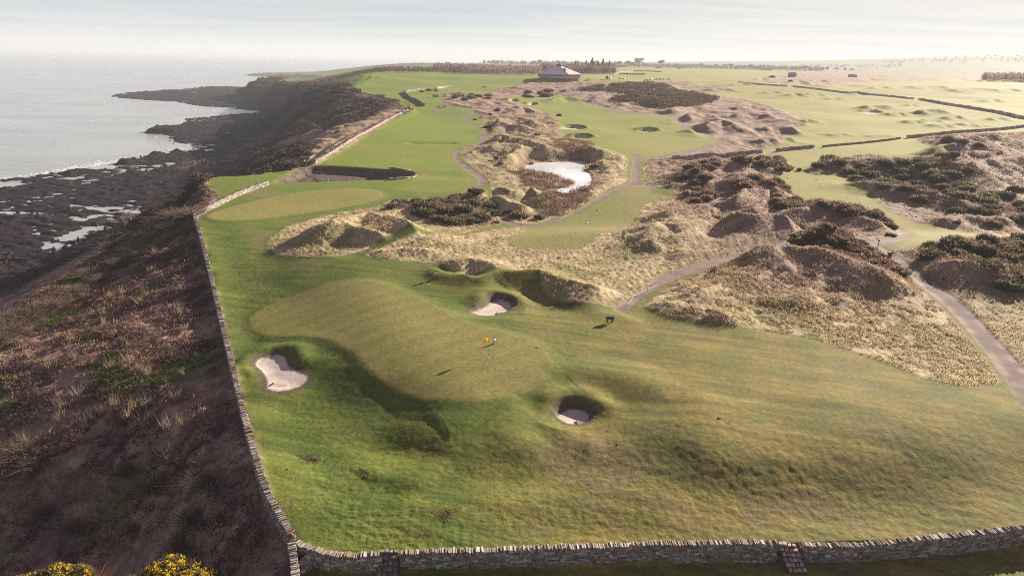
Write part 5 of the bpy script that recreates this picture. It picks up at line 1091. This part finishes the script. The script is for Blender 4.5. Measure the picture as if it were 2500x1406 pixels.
for i, (px, py, lab) in enumerate(BALL):
    o = b0 if i == 0 else b0.copy()
    if i: COL.objects.link(o)
    o.location = see(px, py)-[0, 0, .012]; tag(o, lab, 'golf ball', 'practice balls lying on the near green')
mk = MB(); mk.ball((0, 0, .10), .14, 10, 6); k0 = mk.build('tee_marker', M_WHITE, smooth=True)
for i, (px, py, lab) in enumerate([(1433,547,'white tee marker in the middle of the long stepped tee'),(1461,514,'white tee marker higher up the long tee near the path'),(1369,628,'white tee marker near the front edge of the long tee'),(1466,574,'white tee marker to the right on the lower deck of the long tee'),(1616,485,'white tee marker at the far end of the long tee'),(2007,455,'white tee marker lying on the right hand fairway'),(1924,434,'white tee marker at the top of the right hand tee'),(1993,439,'small marker in the middle of the right hand tee')]):
    o = k0 if i == 0 else k0.copy()
    if i: COL.objects.link(o)
    o.location = see(px, py)-[0, 0, .01]; o.scale = (1.5, 1.5, 1.2); tag(o, lab, 'tee marker', 'white tee markers on the tees')
q = see(1757, 471); m = MB(); m.add(*[np.concatenate([[[1.3*cos(t)*s, .75*sin(t)*s, z] for t in np.linspace(0, 2*pi, 20, endpoint=False)] for s, z in ((1, .0), (1, .10), (.93, .14), (.9, .09))]), [[20*j+i, 20*j+(i+1) % 20, 20*(j+1)+(i+1) % 20, 20*(j+1)+i] for j in range(3) for i in range(20)]+[[60+i for i in range(20)]]]); o = m.build('round_trough', M_WHITE); o.location = q; tag(o, 'small white oval basin on the sandy path in the gorse dunes', 'basin')
# rakes in the bunkers
def rake(px, py, rz, lab, head=M_BLACK):
    q = see(px, py)+[0, 0, .05]; rk = tag(empty('bunker_rake', q, rz), lab, 'rake', 'rakes left in the bunkers'); m = MB(); m.tube([[0, 0, .03], [1.7, .1, .06]], .028, 6); m.build('handle', M_WOOD, rk); m = MB(); m.box(-.05, .05, -.36, .36, -.02, .07)
    for k in range(9): m.box(-.015, .015, -.34+.08*k, -.31+.08*k, -.07, -.02)
    m.build('rake_head', head, rk)
rake(664, 939, -.15, 'dark rake lying at the front of the kidney shaped bunker'); rake(1408, 1032, .05, 'red headed rake lying in the small round bunker', M_RED); rake(1214, 766, .15, 'dark rake lying in the bunker behind the green')
# posts, signs and bins
q = see(1065, 676); sg = tag(empty('tee_sign', q), 'small dark framed box sign with a pale ball at the rough edge', 'sign'); m = MB(); [m.box(*b) for b in ((-.36, -.26, -.06, .06, 0, .95), (.26, .36, -.06, .06, 0, .95), (-.26, .26, -.06, .06, .80, .95), (-.26, .26, -.06, .06, 0, .2))]; m.build('frame', M_WOOD, sg); m = MB(); m.ball((0, 0, .48), .16, 10, 6); m.build('pale_ball', M_PALEWOOD, sg)
def post(px, py, h, lab, name='marker_post', top=None, r_=.055, m_=M_WOOD):
    q = see(px, py); o = tag(empty(name, q), lab, 'post'); m = MB(); m.tube([[0, 0, -.3], [0, 0, h]], r_, 7); m.build('post', m_, o)
    if top: m = MB(); m.tube([[0, 0, h], [0, 0, h+.28]], r_*2.2, 8); m.build('cap', top, o)
post(1272, 556, 1.7, 'thin dark post with a white top beside the path', top=M_WHITE); post(2142, 609, 1.5, 'dark post with a block on top inside the track loop', top=M_BLACK, r_=.07)
q = see(1522, 575); m = MB(); m.add(np.array([[-.42, -.12, 0], [.38, -.12, 0], [.42, -.1, .5], [.1, -.08, 1.0], [-.3, -.1, .85], [-.42, .12, 0], [.38, .12, 0], [.42, .1, .5], [.1, .08, 1.0], [-.3, .1, .85]], float), [[0, 1, 2, 3, 4], [9, 8, 7, 6, 5], [0, 5, 6, 1], [1, 6, 7, 2], [2, 7, 8, 3], [3, 8, 9, 4], [4, 9, 5, 0]]); o = m.build('stone_marker', plain_mat('pale_stone', (.42, .32, .24), .9, .2, .3, 5.), bevel=.04); o.location = q-[0, 0, .05]; o.rotation_euler = (0, 0, .4); tag(o, 'upright pale stone marker at the right edge of the long tee', 'stone marker')
q = see(2170, 630); bn = tag(empty('litter_bin', q, .3), 'dark litter bin and board on posts at the track junction', 'bin'); m = MB(); m.tube([[0, 0, 0], [0, 0, .95]], [.3, .34], 10); m.build('bin_body', M_BLACK, bn); m = MB(); m.tube([[0, 0, .95], [0, 0, 1.02]], .38, 10); m.build('lid', M_WOOD, bn); m = MB(); m.box(.5, .6, -.05, .05, -.2, 1.3); m.box(.3, 1.1, -.04, .04, .75, .95); m.build('post', M_WOOD, bn)
q = see(1489, 786); bx_ = tag(empty('ball_washer', q), 'dark twin post ball washer at the end of the curving path', 'ball washer'); m = MB(); m.tube([[-.3, 0, -.2], [-.3, 0, 0.7]], .09, 7); m.build('post', M_BLACK, bx_); m = MB(); m.tube([[.3, 0, -.2], [.3, 0, 0.7]], .09, 7); m.build('post', M_BLACK, bx_); m = MB(); m.box(-.5, .5, -.16, .16, .40, .75); m.build('washer_box', plain_mat('purple_plastic', (.07, .05, .10), .5), bx_)
# rope barrier beside the sandy path
RP = [see(x, y) for x, y in [(1532,747),(1547,728),(1580,711),(1612,698),(1652,690),(1698,684),(1762,664)]]; HT = [.35, .45, .5, .5, .5, 1.0, 1.1]
rb = tag(empty('rope_barrier', RP[3]), 'white rope on thin posts beside the path through the rough', 'rope barrier'); o0 = RP[3]; m = MB(); P = []
for a, b, ha, hb in zip(RP[:-1], RP[1:], HT[:-1], HT[1:]):
    for k in range(8): u = k/8; P.append(a*(1-u)+b*u+[0, 0, ha*(1-u)+hb*u-.45*4*u*(1-u)*.5]-o0)
P.append(RP[-1]+[0, 0, HT[-1]]-o0); m.tube(P, .022, 5); m.build('rope', M_WHITE, rb)
for q, h in zip(RP, HT): m = MB(); m.tube([q-o0-[0, 0, .2], q-o0+[0, 0, h+.08]], .035, 6); m.build('post', M_RAIL, rb)
m = MB(); m.tube([RP[-1]-o0+[.1, 0, 0], RP[-1]-o0+[.35, 0, .5], RP[-1]-o0+[.45, 0, 1.25]], [.04, .05, .03], 6); m.build('hanging_end', M_WHITE, rb)
# benches at the far end of the seaside fairway
for px, py, lab, w_ in [(1071,264,'wooden bench at the far end of the seaside fairway',1.7),(1082,263,'pale bench right of the wooden one by the far path',1.3)]:
    q = see(px, py); be = tag(empty('park_bench', q, .1), lab, 'bench'); m = MB(); m.box(-w_/2, w_/2, -.22, .22, .42, .48); m.build('seat', M_PALEWOOD if 'pale' in lab else M_WOOD, be); m = MB(); m.box(-w_/2, w_/2, .2, .26, .5, .95); m.build('backrest', M_PALEWOOD if 'pale' in lab else M_WOOD, be)
    for s in (-1, 1): m = MB(); m.box(s*w_/2-.06, s*w_/2+.06, -.22, .26, -.1, .42); m.build('leg', M_WOOD, be)
q = see(1087, 263); lb = tag(empty('litter_bin', q), 'small dark bin beside the far benches', 'bin'); m = MB(); m.box(-.3, .3, -.3, .3, -.1, .85); m.build('bin_body', M_BLACK, lb); m = MB(); m.box(-.34, .34, -.34, .34, .85, .95); m.build('lid', M_WOOD, lb)
# wooden fence by the gully
FP = unproj(chaikin([(740,407),(752,396),(769,386)], False, 1)); fz = gz(FP[:, 0], FP[:, 1]); o0 = np.array([*FP[1], fz[1]])
fe = tag(empty('wooden_fence', o0), 'short pale wooden rail fence at the corner of the gully', 'fence')
for hh in (.55, 1.05): m = MB(); m.tube(np.column_stack([FP, fz+hh])-o0, .07, 5); m.build('rail', M_PALEWOOD, fe)
for p, z_ in zip(FP, fz): m = MB(); m.tube([np.array([*p, z_-.3])-o0, np.array([*p, z_+1.15])-o0], .07, 5); m.build('post', M_PALEWOOD, fe)
GP = unproj(chaikin([(745,408),(770,410),(792,418),(803,428),(800,441)], False, 2)); gz_ = gz(GP[:, 0], GP[:, 1]); o0 = np.array([*GP[2], gz_[2]]); gf = tag(empty('gully_handrail', o0), 'grey handrail curving through the dark gully', 'handrail')
m = MB(); m.tube(np.column_stack([GP, gz_+1.0])-o0, .07, 5); m.build('rail', M_METAL, gf)
for p, z_ in list(zip(GP, gz_))[::3]: m = MB(); m.tube([np.array([*p, z_-.2])-o0, np.array([*p, z_+1.0])-o0], .05, 5); m.build('post', M_METAL, gf)
# drain covers and molehills seen as dark dots in the grass
for px, py, s, lab in [(1387,877,.28,'dark divot mound on the bare patch right of the green'),(1508,1086,.4,'dark molehill below the small round bunker'),(1755,1021,.5,'dark molehill on the tan grass right of the round bunker'),(817,864,.3,'dark dip mound beside the green edge'),(735,1121,.8,'reddish dead grass heap near the long wall'),(755,1121,.6,'smaller reddish dead grass heap beside the other'),(1076,1246,.8,'reddish dead clump on the lower slope'),(1035,1295,.7,'reddish dead clump above the nearer stone steps'),(700,1146,.35,'tiny dark clump near the long wall'),(1310,849,.4,'dark mark in the grass right of the flag')]:
    q = see(px, py); rr = np.random.default_rng(int(px)); dead = 'reddish' in lab
    if dead: me = twig_mesh('dead_clump', rr, 500, (.15, .085, .075), .45, 1.5, .05); o = new_obj('dead_clump', me, mats=[M_STRAW]); o.location = q-[0, 0, .08]; o.scale = (s*.8, s*.6, s*.45); tag(o, lab, 'dead clump')
    else:
        m = MB(); m.ball((0, 0, 0), 1, 10, 6, .35); o = m.build('molehill', plain_mat('dark_soil', (.045, .035, .03), .95), smooth=True)
        for v in o.data.vertices: v.co *= 1+.25*rr.normal()
        o.location = q; o.scale = (s*.4, s*.34, s*.3); tag(o, lab, 'molehill')
# ------------------------------------------------------------------ trees
def tree_parts(rr, kind):
    if kind == 'conifer':
        n = 520; u = rr.random(n)**.8; z = .12+.88*u; rad = (1-u)*.22+.015; a = rr.uniform(0, 2*pi, n); q = rad*rr.uniform(.3, 1.05, n)
        P = np.column_stack([q*np.cos(a), q*np.sin(a), z]); D = np.column_stack([np.cos(a)*rad*.7, np.sin(a)*rad*.7, -.03*np.ones(n)+rr.normal(size=n)*.02]); V, F = blades(P, D+1e-4, .05, rr)
        return V, F, 0.03
    lob = [[rr.normal()*.16, rr.normal()*.16, rr.uniform(.5, .8), rr.uniform(.14, .24), rr.uniform(.12, .2)] for _ in range(9)]
    V, F, P = leafcloud(rr, lob, 850, .05, 1.0, .2); return V, F, .03
def tree_proto(i, kind, col):
    rr = np.random.default_rng(700+i); V, F, tr = tree_parts(rr, kind); n = len(F)
    cm = mesh_np('crown', V, F, {'cover': np.repeat(np.array(col)*rr.uniform(.6, 1.35, (n, 1)), 3, 0)}); cm.materials.append(M_LEAF)
    m = MB(); m.tube([[0, 0, -.05], [0, 0, .35], [.01, 0, .75]], [.028, .02, .008], 6)
    if kind != 'conifer':
        for k in range(5): a = k*1.3; m.tube([[0, 0, .3+.07*k], [.16*cos(a), .16*sin(a), .55+.06*k]], [.012, .005], 4)
    me = bpy.data.meshes.new('trunk'); me.from_pydata(np.concatenate(m.V).tolist(), [], m.F); me.materials.append(M_BARK); return cm, me
CON = [tree_proto(i, 'conifer', (.15, .085, .075)) for i in range(3)]; BARE = [tree_proto(10+i, 'bare', (.20, .155, .14)) for i in range(4)]
def plant_tree(x, y, h, pr, label, name, group=None, wid=1.):
    rt = tag(empty(name, (x, y, float(gz(x, y)[0])), PR.uniform(0, 6)), label, 'tree', group); rt.scale = (h*wid, h*wid, h)
    for nm, me in zip(('crown', 'trunk'), pr): new_obj(nm, me, rt)
def far_pt(px, y):
    """a spot at distance y in the direction of that photo column"""
    d = rays([px], [170])[0]; return d[0]/d[1]*y, y
for px, h in [(1404,13),(1412,11),(1420,12),(1428,15),(1436,12),(1444,18),(1451,13),(1457,15),(1464,11),(1471,17),(1480,13),(1487,15),(1395,10),(1494,11)]:
    x, y = far_pt(px+PR.uniform(-2, 2), 900+PR.uniform(-30, 60)); plant_tree(x, y, h*1.0, CON[int(PR.integers(3))], 'tall reddish conifer in the stand right of the clubhouse', 'conifer_tree', 'conifers right of the clubhouse')
x, y = far_pt(1557, 1700); plant_tree(x, y, 24, BARE[0], 'tall round topped tree standing above the hazy tree line', 'bare_tree', None, 1.3)
x, y = far_pt(1614, 1750); plant_tree(x, y, 20, BARE[1], 'broad tree right of the round topped one on the tree line', 'bare_tree', None, 1.3)
x, y = far_pt(1533, 1650); plant_tree(x, y, 15, BARE[2], 'small tree left of the round topped one on the tree line', 'bare_tree', None, 1.2)
for k, px in enumerate(np.linspace(1300, 2080, 44)):
    x, y = far_pt(px+PR.uniform(-9, 9), PR.uniform(1650, 2100)); plant_tree(x, y, PR.uniform(10, 15), BARE[int(PR.integers(4))], 'bare hazy tree in the long row along the far fields', 'bare_tree', 'bare trees in the far row', 1.35)
for k, px in enumerate(np.linspace(2180, 2500, 14)):
    x, y = far_pt(px+PR.uniform(-8, 8), PR.uniform(3300, 3700)); plant_tree(x, y, PR.uniform(9, 14), BARE[int(PR.integers(4))], 'pale misty tree on the distant hill crest', 'bare_tree', 'misty trees on the distant hill', 1.1)
def wood(name, label, pts, h0, h1, col, per, r_):
    n = len(pts); h = r_.uniform(h0, h1, n); z = gz(pts[:, 0], pts[:, 1]); kk = np.repeat(np.arange(n), per); d = r_.normal(size=(n*per, 3)); d /= np.linalg.norm(d, axis=1)[:, None]
    P = np.column_stack([pts, z+h*.55])[kk]+d*np.stack([h*.34, h*.34, h*.45], 1)[kk]*r_.uniform(.3, 1, (n*per, 1)); a = r_.normal(size=d.shape); a /= np.linalg.norm(a, axis=1)[:, None]; b = np.cross(d, a); b /= np.linalg.norm(b, axis=1)[:, None]; sz = (h[kk]*.10)[:, None]
    V = np.stack([P-a*sz, P+a*sz, P+b*sz*.8+d*sz+[0, 0, .3]], 1).reshape(-1, 3); stuff(name, label, V, np.arange(len(V)).reshape(-1, 3), np.repeat(np.array(col)*r_.uniform(.6, 1.35, (n*per, 1)), 3, 0), M_LEAF)
def band(px0, px1, y0, y1, n): 
    px = r.uniform(px0, px1, n); y = r.uniform(y0, y1, n); d = rays(px, np.full(n, 170.)); return np.column_stack([d[:, 0]/d[:, 1]*y, y])
wood('woodland', 'bare purplish wood behind and left of the clubhouse', np.concatenate([band(1140, 1320, 700, 900, 420), band(1060, 1180, 760, 960, 200)]), 5, 8, (.19, .125, .12), 60, r)
wood('woodland', 'reddish wood behind and right of the clubhouse', band(1320, 1500, 820, 980, 420), 6, 9.5, (.21, .125, .11), 60, r)
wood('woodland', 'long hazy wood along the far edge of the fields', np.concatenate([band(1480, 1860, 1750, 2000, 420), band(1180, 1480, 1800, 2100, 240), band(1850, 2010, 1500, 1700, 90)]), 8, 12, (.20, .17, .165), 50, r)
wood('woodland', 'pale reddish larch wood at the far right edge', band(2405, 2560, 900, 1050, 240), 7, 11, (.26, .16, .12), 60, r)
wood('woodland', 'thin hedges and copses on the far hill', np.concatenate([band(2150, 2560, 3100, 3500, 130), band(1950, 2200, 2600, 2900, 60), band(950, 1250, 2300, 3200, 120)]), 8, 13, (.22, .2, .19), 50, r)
wood('cliff_top_scrub', 'dark bushes along the burn below the far fields', np.concatenate([band(620, 1130, 690, 800, 900)]), 2.5, 5, (.11, .07, .068), 50, r)
# ------------------------------------------------------------------ far houses
def house(px, y, w_, d_, h, lab, wall=M_CREAM, roof=M_SLATE, rz=.2):
    x, yy = far_pt(px, y); o = tag(empty('house', (x, yy, float(gz(x, yy)[0])), rz), lab, 'house'); m = MB(); m.box(-w_/2, w_/2, -d_/2, d_/2, -1, h); m.build('wall', wall, o)
    m = MB(); V = np.array([[-w_/2-.3, -d_/2-.3, h], [w_/2+.3, -d_/2-.3, h], [w_/2+.3, d_/2+.3, h], [-w_/2-.3, d_/2+.3, h], [-w_/2-.3, 0, h+d_*.35], [w_/2+.3, 0, h+d_*.35]]); m.add(V, [[0, 1, 5, 4], [2, 3, 4, 5], [0, 4, 3], [1, 2, 5], [3, 2, 1, 0]]); m.build('roof', roof, o)
    for k in range(3): m = MB(); xx = -w_/2+w_*(k+.5)/3; m.box(xx-.7, xx+.7, -d_/2-.05, -d_/2+.1, h*.3, h*.7); m.build('window', M_DARKGL, o)
house(1506, 1450, 16, 8, 4, 'pale long house among the trees right of the clubhouse'); house(1521, 1480, 13, 8, 5, 'cream house just right of the pale long one'); house(1606, 1500, 10, 7, 4, 'small pale cottage below the hazy tree line'); house(1657, 1500, 9, 7, 4, 'tiny white cottage at the edge of the far wood')
house(1936, 900, 8, 6, 3.4, 'dark barn standing alone on the far plain', M_WOOD, M_LEAD); house(2084, 950, 9, 6, 2.8, 'low dark shed among the far gorse', M_WOOD, M_LEAD); house(1870, 1600, 22, 10, 6, 'big grey farm shed in the haze', M_RAIL, M_SLATE)
# ------------------------------------------------------------------ light, sky, air
SUN_AZ, SUN_EL = radians(47), radians(20)
sl = bpy.data.lights.new('sun', 'SUN'); sl.energy = 5.0; sl.angle = radians(.55); sl.color = (1.0, .89, .74)
so = bpy.data.objects.new('sun', sl); COL.objects.link(so)
sdv = mathutils.Vector((sin(SUN_AZ)*cos(SUN_EL), cos(SUN_AZ)*cos(SUN_EL), sin(SUN_EL)))
so.rotation_euler = sdv.to_track_quat('Z', 'Y').to_euler(); so.location = sdv*400
w = bpy.data.worlds.new('World'); scene.world = w; w.use_nodes = True; nt = w.node_tree; L = nt.links.new
bg = nt.nodes['Background']; bg.inputs['Strength'].default_value = .05
sky = N(nt, 'ShaderNodeTexSky'); sky.sky_type = 'NISHITA'; sky.sun_disc = False; sky.sun_elevation = SUN_EL; sky.sun_rotation = SUN_AZ
sky.air_density = 1.0; sky.dust_density = 2.0; sky.ozone_density = 1.0
tc = N(nt, 'ShaderNodeTexCoord'); sx = N(nt, 'ShaderNodeSeparateXYZ'); L(tc.outputs['Generated'], sx.inputs[0])
ad = N(nt, 'ShaderNodeMath', operation='ADD'); ad.inputs[1].default_value = .035; L(sx.outputs['Z'], ad.inputs[0])
mxz = N(nt, 'ShaderNodeMath', operation='MAXIMUM'); mxz.inputs[1].default_value = .02; L(ad.outputs[0], mxz.inputs[0])
dx = N(nt, 'ShaderNodeMath', operation='DIVIDE'); L(sx.outputs['X'], dx.inputs[0]); L(mxz.outputs[0], dx.inputs[1])
dy = N(nt, 'ShaderNodeMath', operation='DIVIDE'); L(sx.outputs['Y'], dy.inputs[0]); L(mxz.outputs[0], dy.inputs[1])
cv = N(nt, 'ShaderNodeCombineXYZ'); L(dx.outputs[0], cv.inputs['X']); L(dy.outputs[0], cv.inputs['Y'])
mp = N(nt, 'ShaderNodeMapping'); mp.inputs['Scale'].default_value = (.16, .42, 1); mp.inputs['Rotation'].default_value = (0, 0, -.25); L(cv.outputs[0], mp.inputs['Vector'])
nz = N(nt, 'ShaderNodeTexNoise'); nz.inputs['Scale'].default_value = 1.5; nz.inputs['Detail'].default_value = 7; nz.inputs['Roughness'].default_value = .55; nz.inputs['Distortion'].default_value = .4; L(mp.outputs['Vector'], nz.inputs['Vector'])
cl = N(nt, 'ShaderNodeMapRange'); cl.inputs['From Min'].default_value = .36; cl.inputs['From Max'].default_value = .62; cl.interpolation_type = 'SMOOTHSTEP'; L(nz.outputs['Fac'], cl.inputs['Value'])
# high thin overcast: a pale veil, bright at the horizon and dimmer, faintly violet overhead
hb = N(nt, 'ShaderNodeMapRange'); hb.interpolation_type = 'SMOOTHSTEP'; hb.inputs['From Min'].default_value = -.02; hb.inputs['From Max'].default_value = .38; hb.inputs['To Min'].default_value = 1; hb.inputs['To Max'].default_value = 0; L(sx.outputs['Z'], hb.inputs['Value'])
vm = N(nt, 'ShaderNodeMix', data_type='RGBA'); L(hb.outputs[0], vm.inputs['Factor']); vm.inputs[6].default_value = (1.32, 1.08, 1.58, 1); vm.inputs[7].default_value = (3.7, 4.3, 4.7, 1)
gl = N(nt, 'ShaderNodeVectorMath', operation='DOT_PRODUCT'); L(tc.outputs['Generated'], gl.inputs[0]); gl.inputs[1].default_value = tuple(sdv)
gm = N(nt, 'ShaderNodeMapRange'); gm.interpolation_type = 'SMOOTHERSTEP'; gm.inputs['From Min'].default_value = .25; gm.inputs['From Max'].default_value = 1.0; gm.inputs['To Min'].default_value = 0; gm.inputs['To Max'].default_value = 1; L(gl.outputs['Value'], gm.inputs['Value'])
gc = N(nt, 'ShaderNodeMix', data_type='RGBA'); L(gm.outputs[0], gc.inputs['Factor']); gc.inputs[6].default_value = (1, 1, 1, 1); gc.inputs[7].default_value = (1.30, 1.20, 1.10, 1)
m1 = N(nt, 'ShaderNodeMix', data_type='RGBA', blend_type='MULTIPLY'); m1.inputs['Factor'].default_value = 1; L(vm.outputs[2], m1.inputs[6]); L(gc.outputs[2], m1.inputs[7])
cc = N(nt, 'ShaderNodeMix', data_type='RGBA'); L(cl.outputs[0], cc.inputs['Factor']); cc.inputs[6].default_value = (.80, .91, 1.05, 1); cc.inputs[7].default_value = (1.16, 1.11, 1.05, 1)
m2 = N(nt, 'ShaderNodeMix', data_type='RGBA', blend_type='MULTIPLY'); m2.inputs['Factor'].default_value = 1; L(m1.outputs[2], m2.inputs[6]); L(cc.outputs[2], m2.inputs[7])
mul = N(nt, 'ShaderNodeMix', data_type='RGBA'); mul.inputs['Factor'].default_value = .03; L(m2.outputs[2], mul.inputs[6]); L(sky.outputs['Color'], mul.inputs[7])
L(mul.outputs[2], bg.inputs['Color'])
w.cycles.sampling_method = 'NONE'
# the hazy air over sea and land
hz = bpy.data.materials.new('hazy_air'); hz.use_nodes = True; nt = hz.node_tree
nt.nodes.remove(nt.nodes['Principled BSDF']); pv_ = N(nt, 'ShaderNodeVolumePrincipled'); nt.links.new(pv_.outputs[0], nt.nodes['Material Output'].inputs['Volume'])
pv_.inputs['Color'].default_value = (.61, .655, .715, 1); pv_.inputs['Density'].default_value = HAZE; pv_.inputs['Anisotropy'].default_value = .12
bx = np.array([[x, y, z] for z in (-30, float(GZ.max())+24) for y in (-300, 27000) for x in (-26500, 21000)], float)
bf = np.array([[0, 2, 3, 1], [4, 5, 7, 6], [0, 1, 5, 4], [2, 6, 7, 3], [0, 4, 6, 2], [1, 3, 7, 5]])
if HAZE > 0:
    ho = new_obj('haze', mesh_np('haze', bx, bf), mats=[hz]); struct(ho, kind='stuff'); ho['label'] = 'pale hazy air hanging over the coast and course'
scene.view_settings.view_transform = 'Standard'; scene.view_settings.look = 'None'; scene.view_settings.gamma = 1; scene.view_settings.exposure = EXPO
scene.view_settings.use_curve_mapping = False
scene.cycles.use_denoising = False; scene.cycles.filter_width = 1.0; scene.cycles.max_bounces = 5; scene.cycles.diffuse_bounces = 2; scene.cycles.glossy_bounces = 2; scene.cycles.transmission_bounces = 2; scene.cycles.volume_bounces = 1
scene.cycles.caustics_reflective = False; scene.cycles.caustics_refractive = False; scene.cycles.sample_clamp_indirect = 6
